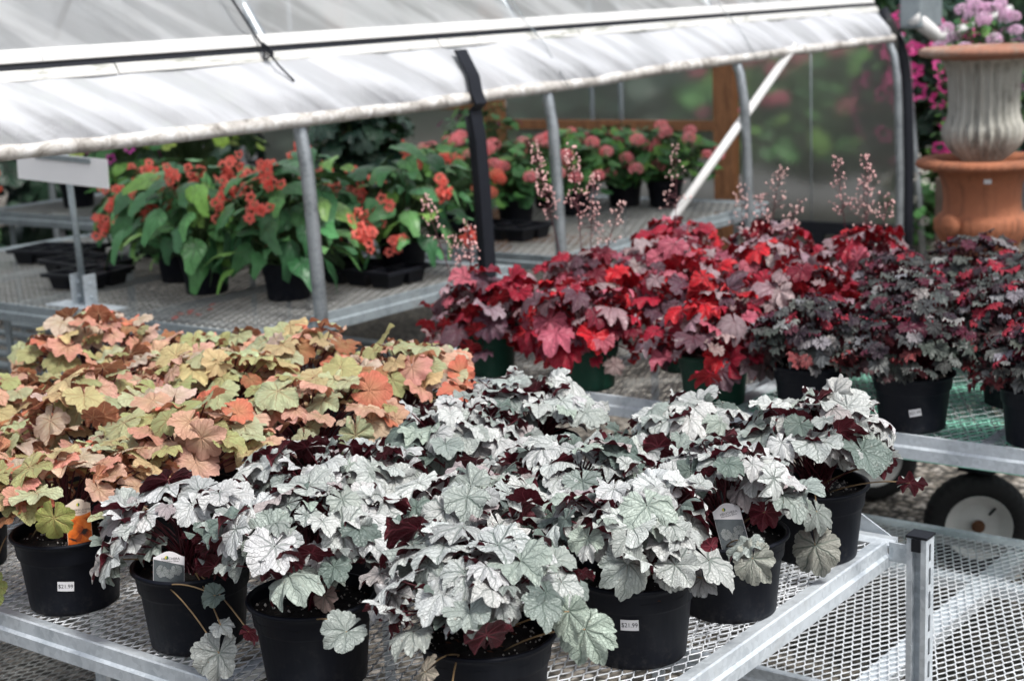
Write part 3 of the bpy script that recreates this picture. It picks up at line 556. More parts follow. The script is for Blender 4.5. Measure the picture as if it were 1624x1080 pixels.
# greenhouse benches
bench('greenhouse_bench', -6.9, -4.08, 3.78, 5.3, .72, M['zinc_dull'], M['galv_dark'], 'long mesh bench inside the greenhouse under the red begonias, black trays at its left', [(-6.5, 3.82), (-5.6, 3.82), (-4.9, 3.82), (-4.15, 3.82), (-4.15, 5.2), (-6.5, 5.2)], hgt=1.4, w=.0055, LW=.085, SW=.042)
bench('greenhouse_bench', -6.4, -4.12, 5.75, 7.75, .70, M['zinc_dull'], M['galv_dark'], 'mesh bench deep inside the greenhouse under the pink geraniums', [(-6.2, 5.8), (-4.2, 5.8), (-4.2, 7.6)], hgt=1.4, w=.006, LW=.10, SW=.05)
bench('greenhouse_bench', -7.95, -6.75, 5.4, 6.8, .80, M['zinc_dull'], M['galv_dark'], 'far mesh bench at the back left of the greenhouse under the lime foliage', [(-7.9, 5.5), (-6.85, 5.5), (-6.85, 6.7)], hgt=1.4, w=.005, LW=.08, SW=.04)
# low rails under the first greenhouse bench
m = MB(); 
bs = empty('lower_shelf', (-5.5, 4.6, 0), label='grey slatted shelf low under the begonia bench at the left', cat='shelf')
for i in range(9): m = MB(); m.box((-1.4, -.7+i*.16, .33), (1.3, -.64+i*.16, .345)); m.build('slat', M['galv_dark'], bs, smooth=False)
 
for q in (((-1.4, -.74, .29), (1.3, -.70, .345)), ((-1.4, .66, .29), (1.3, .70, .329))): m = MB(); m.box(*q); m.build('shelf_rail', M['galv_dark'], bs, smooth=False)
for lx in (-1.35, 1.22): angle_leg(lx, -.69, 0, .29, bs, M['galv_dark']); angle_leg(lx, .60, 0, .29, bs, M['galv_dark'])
# ================================================================ GREENHOUSE
GX = -3.965
HP = [(0, 0), (.7, .0), (1.1, .012), (1.30, .022), (1.44, .045), (1.55, .090), (1.68, .165), (1.75, .207), (1.90, .31), (2.05, .44), (2.30, .74), (2.55, 1.18), (2.80, 1.95), (2.90, 3.0)]
hz = [p[0] for p in HP]; hd = [p[1] for p in HP]
def hx(z, off=0): return GX-float(np.interp(z, hz, hd))+off
gh = empty('greenhouse', (GX, 5.5, 0), label='low hoop greenhouse with white film roof, rolled-up side and galvanised pipe hoops', cat='greenhouse'); GO = np.array([GX, 5.5, 0])
def G(p): return tuple(np.array(p)-GO)
def hoop_pts(y, n=40, zmin=0):
    zs = list(np.interp(np.linspace(0, 1, n), np.linspace(0, 1, len(hz)), hz)); P_ = [(hx(z), y, z) for z in zs if z >= zmin]; Q_ = [(2*(GX-3)-p[0], y, p[2]) for p in P_[::-1]][1:]; return P_+Q_
for y in (2.45, 4.05, 5.60, 7.35, 9.35):
    b = MB(); b.tube([G(p) for p in hoop_pts(y)], .026, 14); b.build('hoop_pipe', M['pipe'], gh)
# black cover strip over one hoop: outside the curtain, then down the pipe
m = MB(); ys = 5.04; pts = [(hx(z, .088 if z > 1.5 else (.072 if z > 1.42 else .034)), z) for z in (1.668, 1.62, 1.56, 1.50, 1.45, 1.42, 1.38, 1.30, 1.1, .8, .4, 0)]
m.prism([(p[0]-GX, p[1]) for p in pts]+[(p[0]-GX-.012, p[1]) for p in pts[::-1]], 1, ys-5.5-.036, ys-5.5+.036); m.build('black_strap', M['black_metal'], gh, smooth='auto')
m = MB(); m.tube([G((hx(z), ys, z)) for z in (1.4, 1.3, 1.1, .8, .4, 0)], .026, 12); m.build('hoop_pipe', M['black_metal'], gh)
def film_sheet(name, y0, y1, ny, prof, mat, wr, seed, shear=.45, dirn=1.):
    """film hung along the house: prof(t,y)->(x,z); wrinkles push it in and out"""
    rs = np.random.RandomState(seed); nt2 = len(prof(0)); V = []; ph = rs.rand(8)*6.28
    for i in range(ny+1):
        y = y0+(y1-y0)*i/ny; pr = prof(y)
        for j, (x, z) in enumerate(pr):
            t = j/(nt2-1); env = math.sin(PI*min(1, max(0, t)))**.6
            q = y*dirn+shear*t; md = .5+.5*math.sin(1.3*y+ph[6]+.8*t); m2 = .5+.5*math.sin(2.3*y+ph[7]-1.2*t)
            d = (math.sin(11*q+ph[0]+1.5*math.sin(1.9*y+ph[1]))*.6*md+math.sin(24*q+ph[2]+2*math.sin(2.7*y-1.5*t))*.40*m2+math.sin(4.1*q+ph[3])*.7+math.sin(43*q+ph[4]+2.5*math.sin(1.7*y+ph[5]+t))*.14*md+abs(math.sin(7.3*q+ph[5]+math.sin(3*y)))**6*.5*m2)
            V.append((x+wr*env*d, y, z+wr*.5*env*d))
    Fc = [(i*nt2+j, (i+1)*nt2+j, (i+1)*nt2+j+1, i*nt2+j+1) for i in range(ny) for j in range(nt2-1)]
    m = MB(); m.add([G(v) for v in V], Fc); return m.build(name, mat, gh)
def zroll(y): return float(np.interp(y, [1.5, 2.75, 4.05, 5.6, 7.3, 9.3], [1.455, 1.466, 1.462, 1.484, 1.526, 1.553]))+.002*math.sin(5*y)
def zrail(y): return float(np.interp(y, [1.5, 2.78, 4.1, 9.1], [1.665, 1.668, 1.678, 1.722]))
def curtain(y):
    zt, zb = zrail(y)+.004, zroll(y)-.012; out = []
    for t in np.linspace(0, 1, 15): z = zt+(zb-zt)*t; out.append((hx(z)+.030+.028*math.sin(PI*t)**.8, z))
    return out
film_sheet('side_curtain', 1.5, 9.33, 420, curtain, M['curtain'], .020, 3, -.33)
m = MB(); rs = np.random.RandomState(5); P_ = []; rr = []
for i in range(400):
    y = 1.5+7.86*i/399; P_.append(G((hx(zroll(y))+.030+.0012*math.sin(11*y), y, zroll(y)-.004))); rr.append(.026+.0007*math.sin(13*y+math.sin(4*y)*2)+rs.normal(0, .0002))
m.tube(P_, rr, 18); m.build('roll_up_pipe', M['roll'], gh)
def roof(y): 
    zt = zrail(y)+.075; return [(hx(z)+.031, z) for z in np.linspace(zt, 2.05, 7)]+[(hx(z)+.031, z) for z in (2.15, 2.3, 2.42, 2.55, 2.68, 2.8, 2.86, 2.9)]
film_sheet('roof_film', 1.5, 9.36, 420, roof, M['film'], .045, 9, .8)
m = MB(); P2 = [(2*(GX-3)-hx(z)-.03, z) for z in np.linspace(2.9, .9, 16)]; V = [G((x, y, z)) for y in (1.5, 9.36) for x, z in P2]; m.add(V, [(j, j+1, 16+j+1, 16+j) for j in range(15)]); m.build('roof_film', M['film'], gh)
def lock_rail(name, dz, h, d, mat, segs, gap=.002):
    for i in range(len(segs)-1):
        y0, y1 = segs[i], segs[i+1]-gap; m = MB(); n = max(2, int((y1-y0)*4)); V = []
        for k in range(n+1):
            y = y0+(y1-y0)*k/n; z = zrail(y)+dz; x = hx(z+h/2)+.032; nx, nz = .90, .43
            for (a, b) in ((0, 0), (d, 0), (d+.003, h*.25), (d, h*.5), (d+.003, h*.75), (d, h), (0, h)): V.append(G((x+a*nx-b*.5, y, z+b*.93+a*nz)))
        Fc = [(k*7+j, (k+1)*7+j, (k+1)*7+(j+1) % 7, k*7+(j+1) % 7) for k in range(n) for j in range(7)]+[tuple(range(6, -1, -1)), tuple(n*7+j for j in range(7))]
        m.add(V, Fc); m.build(name, mat, gh, smooth='auto')
lock_rail('lower_lock_rail', -.012, .036, .016, M['rail'], [1.5, 3.32, 4.02, 4.98, 6.0, 7.4, 9.36], .006)
lock_rail('upper_lock_rail', .041, .044, .022, M['rail_clean'], [1.5, 3.05, 5.6, 8.0, 9.36], .002)
m = MB(); m.add([G((hx(zrail(y)+dz)+.034, y, zrail(y)+dz)) for y in (1.5, 3, 4.1, 9.36) for dz in (.022, .05)], [(0, 2, 3, 1), (2, 4, 5, 3), (4, 6, 7, 5)]); m.build('gap_shade_strip', M['black_metal'], gh, smooth=False)  # black strip standing in for the shade in the gap between rails
for (y, mt, r_) in ((3.98, 'black_metal', .0045), (5.62, 'galv_dark', .0022), (7.40, 'galv_dark', .002)):
    m = MB(); P_ = [G((hx(z, .062), y-.10*(z-1.7), z)) for z in np.linspace(2.6, 1.76, 12)]+[G((hx(1.70)+.075, y, 1.70))]; m.tube(P_, r_, 7)
    zend = 1.60 if y < 5 else zroll(y)-.02; m.tube([G((hx(1.74)+.07, y+.004, 1.74)), G((hx(1.66)+.085, y+.01, 1.66)), G((hx(zend)+.075, y+.06, zend))], r_*.8, 6)
    if y < 5:
        for k in range(3): a = MB; m.tube([G((hx(1.70)+.07+.016*math.cos(t+k), y+.013*math.sin(t+k*2), 1.70+.02*math.sin(t)+k*.008)) for t in np.linspace(0, 6.28, 10)], .003, 5)
    m.build('tie_rope', M[mt], gh)
# end wall at y = 9.45: timber posts and rails, twin-wall panels
YE = 9.45
def tim(a, b, name='timber_post'): q = MB(); q.box(G(a), G(b)); return q.build(name, M['wood'], gh, smooth=False, bevel=.004)
tim((-5.32, YE-.09, 0), (-5.17, YE, 1.9)); tim((-7.32, YE-.09, 0), (-7.16, YE, 2.3)); tim((-8.9, YE-.09, 0), (-8.75, YE, 2.1))
tim((-7.16, YE-.06, .955), (-5.32, YE-.015, 1.025), 'timber_rail'); tim((-8.75, YE-.06, 1.10), (-7.32, YE-.015, 1.165), 'timber_rail'); tim((-7.16, YE-.06, .10), (-5.32, YE-.015, .17), 'timber_rail')
for (x0, x1, z1) in ((-5.17, -4.03, 1.66), (-7.16, -5.32, 2.5), (-8.75, -7.32, 2.3), (-9.8, -8.9, 1.9)):
    m = MB(); m.add([G(p) for p in ((x0, YE+.01, .05), (x1, YE+.01, .05), (x1, YE+.01, z1), (x0, YE+.01, z1))], [(0, 1, 2, 3)]); m.build('twin_wall_panel', M['poly'], gh, smooth=False)
m = MB(); m.tube([G((-6.1, YE-.03, .1)), G((-6.1, YE-.03, 2.4))], .02, 10); m.tube([G((-6.35, YE-.03, .1)), G((-6.35, YE-.03, 2.4))], .02, 10); m.tube([G((-4.62, YE-.02, .1)), G((-4.62, YE-.02, 1.6))], .005, 8); m.build('end_wall_pipe', M['galv_dark'], gh)
m = MB(); m.box(G((-5.17, YE-.05, .28)), G((-4.03, YE-.02, .36))); m.box(G((-4.60, YE-.055, 0)), G((-4.52, YE-.02, .28))); m.build('dark_base_rail', M['black_metal'], gh, smooth=False)
m = MB(); m.tube([G((-4.02, 8.00, 1.56)), G((-4.02, 6.55, .70))], .024, 12); m.build('diagonal_brace', M['rail_clean'], gh)
m = MB(); m.tube([G((hx(z, -.055), 9.60, z)) for z in (1.72, 1.6, 1.5, 1.4, 1.2, .9, .4, 0)], .046, 12); m.build('end_frame_post', M['black_metal'], gh)
m = MB(); m.tube([G((-4.20, 9.86, 1.56)), G((-4.155, 9.9, 1.38)), G((-4.125, 9.9, 1.05)), G((-4.07, 9.9, .55)), G((-4.02, 9.9, 0))], .026, 12); m.build('outer_hoop_pipe', M['pipe'], gh)
m = MB(); m.box(G((-4.02, 9.44, 1.60)), G((-3.87, 9.80, 1.86))); m.build('end_cap_plate', M['galv_dark'], gh, smooth=False, bevel=.02)
m = MB(); m.tube([G((-3.93, 9.45, 1.68)), G((-3.84, 9.62, 1.55)), G((-3.80, 9.80, 1.56)), G((-3.74, 9.95, 1.60)), G((-3.55, 10.15, 1.70))], [.05, .045, .038, .022, .022], 12); m.build('crank_arm', M['rail_clean'], gh)
for (x, y, z1) in ((-6.72, 4.4, 2.85), (-6.95, 7.0, 2.85)):
    m = MB(); m.tube([G((x, y, 0)), G((x, y, z1))], .017, 10); m.build('support_pipe', M['pipe'], gh)
m = MB(); m.tube([G((GX-3, 1.5, 2.86)), G((GX-3, 9.36, 2.86))], .02, 8); m.build('ridge_pipe', M['galv'], gh)
# ================================================================ SIGN on the greenhouse bench
sg = empty('bench_sign', (-5.10, 3.865, .72), label='white sign board on a thin grey pipe clamped to the greenhouse bench', cat='sign')
m = MB(); m.box((-.19, -.055, .001), (.20, .055, .006)); m.build('base_plate', M['galv'], sg, smooth=False)
m = MB(); m.box((-.045, -.030, .006), (-.037, .030, .135)); m.box((.037, -.030, .006), (.045, .030, .135)); m.box((-.037, .022, .006), (.037, .028, .125)); m.box((-.05, -.034, .006), (.05, .034, .012))
for zz in (.045, .10): m.tube([(-.055, 0, zz), (.055, 0, zz)], .006, 8)
m.build('clamp_foot', M['galv'], sg, smooth=False, bevel=.001)
m = MB(); m.tube([(0, 0, .03), (-.012, 0, .30), (-.03, 0, .625)], .0135, 12); m.build('pole', M['galv_dark'], sg)
Xs = Matrix.Translation((-.03, -.02, .56)) @ Matrix.Rotation(R(2.5), 4, 'Y')
m = MB(); m.box((-.30, .004, -.062), (.27, .008, .052), xf=Xs); m.build('board', M['sign_white'], sg, smooth=False)
m = MB(); m.box((-.17, -.004, .030), (.17, .0035, .050), xf=Xs); m.build('board_clip', M['galv_dark'], sg, smooth=False)
# ================================================================ CORAL BELLS
def loc(nrm_to, z): return z
sv = lambda *a: np.array(a, float)
SG, OG, RG, DG = 'silver-leaved coral bells on the front bench', 'amber and lime coral bells on the front bench', 'red coral bells on the second bench', 'dark crinkled coral bells on the second bench'
zb = .7006
def L(root, x, y, z): return (x-root[0], y-root[1], z-zb)
s1 = (-2.105, 1.772, zb)
coral_bells('silver', s1, 11, 'silver coral bells at the front edge, low picture tag at its rim, beside amber plants', SG, Rh=.165, zc=.180, Rv=.10, size=.045, n=66, phimax=1.45, clear=[((-2.078, 1.69, .890), .068), ((-2.375, 1.735, .89), .05)], extra=[
    dict(to=L(s1, -1.886, 1.628, .775), size=.052, nrm=(.35, -.8, .55), tip=(.1, -.35, -.9), tint=(.42, .44, .42), rnd=.55, frm=(.04, -.09, .137)),
    dict(to=L(s1, -1.915, 1.655, .862), size=.028, nrm=(.3, -.6, .7), tip=(-.8, -.5, -.3), rnd=.8, frm=(.02, -.09, .137)),
    dict(to=L(s1, -1.89, 1.64, .82), size=.026, nrm=(.1, -.3, .9), tip=(.9, -.3, -.1), rnd=.3),
    dict(to=L(s1, -2.185, 1.655, .875), size=.040, nrm=(-.1, -.75, .6), tip=(.15, -.4, -.9), tint=(.36, .42, .38), rnd=.8),
    dict(to=L(s1, -1.80, 1.62, .835), size=.020, nrm=(-.4, .7, .3), tip=(.7, -.3, -.5), rnd=.3)])
s2 = (-1.797, 1.765, zb)
coral_bells('silver', s2, 12, 'silver coral bells at the front edge between the low-tagged one and the nearest one', SG, Rh=.165, zc=.205, Rv=.12, size=.046, n=60, phimax=1.30, clear=[((-1.77, 1.69, .84), .05)], extra=[
    dict(to=L(s2, -1.565, 1.605, .890), size=.042, nrm=(.5, -.3, .6), tip=(-.5, -.5, -.6), rnd=.3, frm=(.06, -.06, .137)),
    dict(to=L(s2, -1.68, 1.68, .90), size=.026, nrm=(.2, -.8, .6), tip=(.1, -.6, -.7), tint=(.30, .22, .20), rnd=.8)])
s3 = (-1.44, 1.79, zb)
coral_bells('silver', s3, 13, 'nearest silver coral bells, black pot cut by the photo bottom, pale stems over the rim', SG, Rh=.160, zc=.195, Rv=.105, size=.045, n=60, phimax=1.34, clear=[((-1.42, 1.70, .84), .05)], extra=[
    dict(to=L(s3, -1.250, 1.79, .895), size=.050, nrm=(.25, -.65, .7), tip=(.75, -.55, -.35), tint=(.40, .48, .41), rnd=.85, frm=(.05, -.02, .137)),
    dict(to=L(s3, -1.268, 1.775, .925), size=.042, nrm=(-.2, -.7, .7), tip=(.3, -.6, -.7), tint=(.38, .45, .38), rnd=.7),
    dict(to=L(s3, -1.425, 1.622, .85), size=.035, nrm=(-.2, -.7, .5), tip=(-.7, -.3, -.5), tint=(.46, .40, .32), rnd=.3, frm=(0, -.07, .137)),
    dict(to=L(s3, -1.375, 1.62, .83), size=.032, nrm=(0, -.3, .9), tip=(.5, -.6, -.2), tint=(.42, .46, .38), rnd=.3, frm=(0, -.07, .137)),
    dict(to=L(s3, -1.545, 1.69, .925), size=.055, nrm=(-.3, -.55, .8), tip=(-.6, -.6, -.5), rnd=.45),
    dict(to=L(s3, -1.36, 1.70, .925), size=.034, nrm=(-.1, -.5, .8), tip=(.3, -.8, -.3), tint=(.34, .44, .36), rnd=.8)])
s4 = (-1.385, 2.14, zb)
coral_bells('silver', s4, 14, 'silver coral bells whose black pot has a price sticker, by the right rail', SG, Rh=.160, zc=.195, Rv=.105, size=.044, n=64, phimax=1.36, clear=[((-1.32, 2.07, .84), .05), ((-1.305, 2.35, .91), .055)], sticker_a=(math.atan2(-2.14, 1.385)-.12, .088, 0, '$21.99'), extra=[
    dict(to=L(s4, -1.28, 2.08, .885), size=.036, nrm=(.1, -.5, .9), tip=(.8, -.5, -.2), rnd=.6), dict(to=L(s4, -1.24, 2.12, .87), size=.034, nrm=(-.1, -.5, .9), tip=(.3, -.8, -.4), rnd=.6)])
s5 = (-1.345, 2.40, zb)
coral_bells('silver', s5, 15, 'silver coral bells with an upright leaning picture tag, leaves trailing over the right rail', SG, Rh=.150, zc=.20, Rv=.10, size=.043, n=60, phimax=1.3, clear=[((-1.305, 2.35, .905), .070)], extra=[
    dict(to=L(s5, -1.215, 2.25, .868), size=.044, nrm=(.2, -.75, .6), tip=(.15, -.5, -.8), tint=(.40, .41, .36), rnd=.75, frm=(.02, -.05, .137)),
    dict(to=L(s5, -1.235, 2.27, .885), size=.042, nrm=(-.2, -.3, .9), tip=(-.6, -.5, .1), rnd=.2, frm=(.02, -.05, .137)),
    dict(to=L(s5, -1.262, 2.385, .905), size=.034, nrm=(-.4, .7, .3), tip=(-.05, -.2, -1), rnd=.4)])
s6 = (-1.342, 2.745, zb)
coral_bells('silver', s6, 16, 'silver coral bells at the far bench corner, a maroon-backed leaf reaching out over the gap', SG, Rh=.16, zc=.205, Rv=.11, size=.046, n=62, phimax=1.3, extra=[
    dict(to=L(s6, -1.12, 2.70, .895), size=.038, nrm=(-.25, .62, .70), tip=(.9, .1, .15), rnd=.3, frm=(.05, -.03, .145)),
    dict(to=L(s6, -1.20, 2.75, .905), size=.034, nrm=(-.5, .6, .4), tip=(.9, .1, .0), rnd=.3),
    dict(to=L(s6, -1.256, 2.575, .785), size=.054, nrm=(.3, -.8, .5), tip=(.45, -.4, -.8), tint=(.33, .33, .29), rnd=.85, frm=(.03, -.08, .140)),
    dict(to=L(s6, -1.315, 2.585, .862), size=.048, nrm=(.1, -.25, .95), tip=(-.1, -.7, -.1), rnd=.2, frm=(.03, -.08, .140)),
    dict(to=L(s6, -1.255, 2.58, .85), size=.038, nrm=(.4, -.3, .8), tip=(.6, -.5, -.4), rnd=.3)])
INN = [((-1.700, 2.065), 'silver coral bells with hidden pot, directly behind the nearest silver pair'),
       ((-2.070, 2.110), 'silver coral bells directly behind the low-tagged pot, meeting the amber plants'),
       ((-1.690, 2.390), 'silver coral bells with hidden pot, left of the one with the upright tag'),
       ((-2.020, 2.440), 'silver coral bells in the third row, next to the amber plants'),
       ((-1.630, 2.735), 'silver coral bells at the far rail, left neighbour of the far corner pot'),
       ((-2.040, 2.735), 'silver coral bells at the far rail, leftmost there, bare rail on its right')]
for i, (p, lb) in enumerate(INN):
    coral_bells('silver', (*p, zb), 31+i, lb, SG, fine=False, zc=.175+.012*(i % 2), Rv=.12-.012*(i % 3))
o1 = (-2.468, 1.775, zb)
coral_bells('orange', o1, 51, 'amber coral bells in the front pot with price sticker, orange tag and round lime leaf', OG, zc=.215, Rv=.085, phimax=1.45, Rh=.175, clear=[((-2.375, 1.735, .90), .055), ((-2.375, 1.735, .94), .03)], sticker_a=(math.atan2(-1.775, 2.468)-.16, .066, -.10, '$21.99'), extra=[
    dict(to=L(o1, -2.318, 1.64, .937), size=.040, nrm=(.62, -.75, .25), tip=(.1, -.2, -1), tint=(.34, .38, .11), rnd=.35, frm=(-.05, -.05, .137)),
    dict(to=L(o1, -2.50, 1.61, .775), size=.04, nrm=(.5, -.75, .4), tip=(-.1, -.3, -.9), tint=(.25, .30, .10), rnd=.35, frm=(-.1, -.07, .14))])
ORS = [((-2.86, 1.79), 'amber coral bells at the left edge, beside the pot with the orange tag'), ((-2.46, 2.08), 'amber coral bells straight behind the front left pot, touching the silver leaves'),
       ((-2.83, 2.13), 'amber coral bells in the second row, one pot in from the left edge'), ((-3.20, 2.12), 'amber coral bells in the second row at the left edge of the photo'),
       ((-2.40, 2.40), 'amber coral bells in the third row, at its right end beside the silver plants'), ((-2.76, 2.46), 'amber coral bells in the middle of the third row'),
       ((-3.12, 2.46), 'amber coral bells in the third row, towards the left edge'), ((-2.42, 2.73), 'amber coral bells at the back right of its group, nearest the green pots'),
       ((-2.79, 2.77), 'amber coral bells in the back row, right in front of the greenhouse hoop pipe'), ((-3.17, 2.78), 'amber coral bells in the back row with the highest leaf of the group'), ((-3.52, 2.66), 'amber coral bells at the back left, leftmost of its row')]
for i, (p, lb) in enumerate(ORS):
    coral_bells('orange', (*p, zb), 61+i, lb, OG, fine=False, Rv=.085+.024*(i % 3), zc=.195+.012*((i*2) % 3))
ze = .6806
RED = [((-3.00, 3.80), 'red coral bells in a green pot, nearest the begonias, left end of the front row', [(-.28, .06, .56, 34, .022, .0052, 0), (-.10, .06, .48, 40, .024, .0052, 0), (-.2, .1, .42, 20, .02, .0045, 0)]),
       ((-2.61, 3.79), 'red coral bells in the wide green pot, middle of the front red row', []),
       ((-2.17, 3.80), 'red coral bells in a green pot next to the first dark plant, leaves hanging low', []),
       ((-2.84, 4.15), 'red coral bells behind the wide green pot, with the tallest spray of pink bells', [(-.19, -.02, .72, 80, .020, .0055, 0), (-.03, -.03, .70, 55, .026, .0055, 0), (-.01, .08, .60, 55, .024, .005, 0), (.12, .05, .52, 30, .026, .005, 1)]),
       ((-2.46, 4.14), 'red coral bells in the second row behind the low-hanging one', []),
       ((-2.10, 4.22), 'red coral bells with a large upright crimson leaf against the dark plants', []),
       ((-2.74, 4.52), 'red coral bells in the third row, pale mauve leaves', [(-.12, .25, .64, 30, .03, .0048, 1)]), ((-2.36, 4.50), 'red coral bells in the third row, one white leaf catching light', []),
       ((-2.93, 4.88), 'red coral bells at the back left below the wooden greenhouse post', []),
       ((-2.55, 4.88), 'red coral bells in the back row under the first fine flower sprays', [(-.08, -.05, .49, 24, .028, .005, 1), (-.02, -.05, .47, 30, .022, .005, 0), (.05, .0, .56, 34, .032, .005, 1), (.2, -.15, .47, 26, .022, .005, 1)]),
       ((-2.20, 4.90), 'red coral bells in the back row by the greenhouse end, two bell sprays above', [(-.10, 0, .60, 44, .026, .0052, 0), (0., 0, .60, 40, .030, .0052, 0), (.09, 0, .48, 24, .022, .005, 0), (-.03, .05, .52, 28, .03, .005, 1)])]
for i, (p, lb, stl) in enumerate(RED):
    coral_bells('red', (*p, ze), 81+i, lb, RG, pot=M['pot_green'], fine=False, stalks=stl, size=.051 if i < 3 else .047, Rv=.15, zc=.168 if i < 3 else .20, phimax=2.02 if i < 3 else 1.85, sticker_a=None)
zd = .6806
DRK = [((-1.865, 3.80), 'dark crinkled coral bells in the stickered black pot right beside the red plants', (-1.16, .090, .05)), ((-1.575, 3.81), 'dark crinkled coral bells in the black pot with the tilted white sticker', (-1.10, .062, .18)),
       ((-1.235, 3.82), 'dark crinkled coral bells whose black pot is cut by the right frame edge', None), ((-1.74, 4.16), 'dark crinkled coral bells in the second row behind the stickered pots', None),
       ((-1.42, 4.17), 'dark crinkled coral bells in the second row, second from the right edge', None), ((-1.09, 4.18), 'dark crinkled coral bells in the second row at the right edge', None),
       ((-1.93, 4.54), 'dark crinkled coral bells in the third row, touching the red plants', None), ((-1.60, 4.53), 'dark crinkled coral bells in the middle of the third row', None), ((-1.27, 4.54), 'dark crinkled coral bells in the third row towards the right edge', None),
       ((-1.83, 4.90), 'dark crinkled coral bells in the back row in front of the terracotta urn', None), ((-1.50, 4.90), 'dark crinkled coral bells in the back row at the right edge of the photo', None)]
for i, (p, lb, stk) in enumerate(DRK):
    coral_bells('dark', (*p, zd), 101+i, lb, DG, fine=i < 3, sticker_a=(*stk, '$21.99') if stk else None, n=140 if i < 6 else 110, zc=.19 if i < 3 else .21, Rv=.13)
# ================================================================ PLANT TAGS (stuck in the soil)
def plant_tag(loc, face, w, h, lean, roll, label, lines, orange=False, zc=0):
    """die-cut card: curved white head with lettering and emblem over a printed photo"""
    r = empty('plant_tag', loc, label=label, cat='plant tag'); Xf = Matrix.Rotation(face, 4, 'Z') @ Matrix.Rotation(lean, 4, 'X') @ Matrix.Rotation(roll, 4, 'Y')
    def put(name, V2, Fc, mat, off, par):      # card plane: x right, z up, front at -y
        m = MB(); m.add([(v[0], -off, v[1]) for v in V2], Fc, 0, Xf); return m.build(name, mat, par, smooth=False)
    n = 20; top = [(-w/2+w*i/n, h-(.010 if not orange else .010)*(1-math.sin(PI*(i/n))**1.5)-.006*(i/n if not orange else 1-i/n)*0) for i in range(n+1)]
    m = MB(); pts = [(-w/2, -.012), (w/2, -.012)]+[(x, z) for x, z in top[::-1]]; m.prism(pts, 1, 0, .0006, 0, Xf); cd = m.build('card', M['card_cream' if orange else 'card'], r, smooth=False)
    # printed picture, its upper edge a sweeping curve
    N = 16; lo, hi = -.012, h*(.62 if not orange else .70); V2 = []
    for i in range(N+1):
        x = -w/2+.0006+(w-.0012)*i/N; t = i/N; cur = hi+(-.006*math.sin(PI*t) if orange else (.004-.012*t)*1.0); V2 += [(x, lo), (x, cur)]
    put('printed_picture', V2, [(2*i, 2*i+2, 2*i+3, 2*i+1) for i in range(N)], M['print_orange' if orange else 'print_grey'], .0004, cd)
    if not orange:          # the printed photo shows two pale veined leaves
        fo = Foliage()
        for (lx_, lz_, ls, tx) in ((-w*.22, h*.27, w*.24, (-.3, 0, -1)), (w*.24, h*.30, w*.22, (.4, 0, -1)), (w*.02, h*.16, w*.20, (.1, 0, -1))):
            V_, U_, Q_ = variants('silver')[3]; V_ = V_.copy(); V_[:, 2] = 0; fo.put((V_, U_, Q_), (0, 0, 0), (0, -1, 0), tx, ls, (.42, .45, .46), .9); fo.V[-1] = fo.V[-1]+np.array([lx_, -.0008-.0002*len(fo.V), lz_])
        R3 = np.array(Xf.to_3x3()); fo.V = [v @ R3.T for v in fo.V]; fo.build('printed_leaves', M['silver'], cd)
    a = np.linspace(PI/2, 3*PI/2, 9); ex, ez, er = (-.004 if not orange else .0, h-.011, .0033); 
    put('emblem_yellow', [(ex+er*math.cos(t), ez+er*math.sin(t)) for t in a], [tuple(range(9))], M['print_yellow'], .0005, cd); put('emblem_green', [(ex+er*math.cos(t+PI), ez+er*math.sin(t+PI)) for t in a], [tuple(range(9))], M['print_green'], .0005, cd)
    for k, (txt, sz) in enumerate(lines):
        V, Fc = text_mesh(txt, sz); 
        if len(V): put('lettering', [(v[0]+.003, v[1]+h*.80-.0045*k-(.004 if orange else .004)) for v in V], Fc, M['ink'], .0005, cd)
    return r
M['print_yellow'] = simple('yellow_print', (.65, .55, .10), .4, .05, bump=0); M['print_green'] = simple('green_print', (.02, .13, .06), .4, .05, bump=0)
b = NB('orange_leaf_print'); v = b.vor(70, out=1, vec=b.coord()); sp = b.n('ShaderNodeSeparateColor'); b.t.links.new(v, sp.inputs[0]); nn = b.noise(60, 4); b.base(b.ramp(b.m('ADD', b.m('MULTIPLY', sp.outputs[0], .35), b.m('MULTIPLY', nn, .75)), [(.34, (.02, .012, .01)), (.42, (.30, .05, .008)), (.58, (.72, .15, .012)), (.75, (.80, .26, .05))])).pr(Roughness=.35); M['print_orange'] = b.mat
b = NB('silver_leaf_print'); v = b.vor(42, 'DISTANCE_TO_EDGE', vec=b.coord()); nn = b.noise(50, 5, dist=2); b.base(b.mix(nn, (.03, .04, .045), (.14, .16, .17))).pr(Roughness=.35); M['print_grey'] = b.mat
def facing(x, y): return math.atan2(y, x)-PI/2      # -Y side towards the camera
plant_tag((-2.382, 1.738, .845), facing(-2.3, 1.68)+.10, .046, .088, R(-10), R(3), 'orange picture tag with cream head standing in the front left amber pot', [('HEUCHERELLA HYBRID', .0052), ("'Pumpkin Spice'", .0042)], orange=True)
plant_tag((-2.078, 1.694, .852), facing(-2.075, 1.68)-.05, .054, .046, R(-6), R(5), 'low grey picture tag at the pot rim of the front left silver plant', [('HEUCHERA', .0062), ("'Northern Silver'", .0046)])
plant_tag((-1.305, 2.350, .850), facing(-1.3, 2.335), .050, .073, R(-16), R(-14), 'upright white and grey picture tag leaning in a silver plant pot by the right rail', [('HEUCHERA', .0062), ("'Northern Silver'", .0046)])
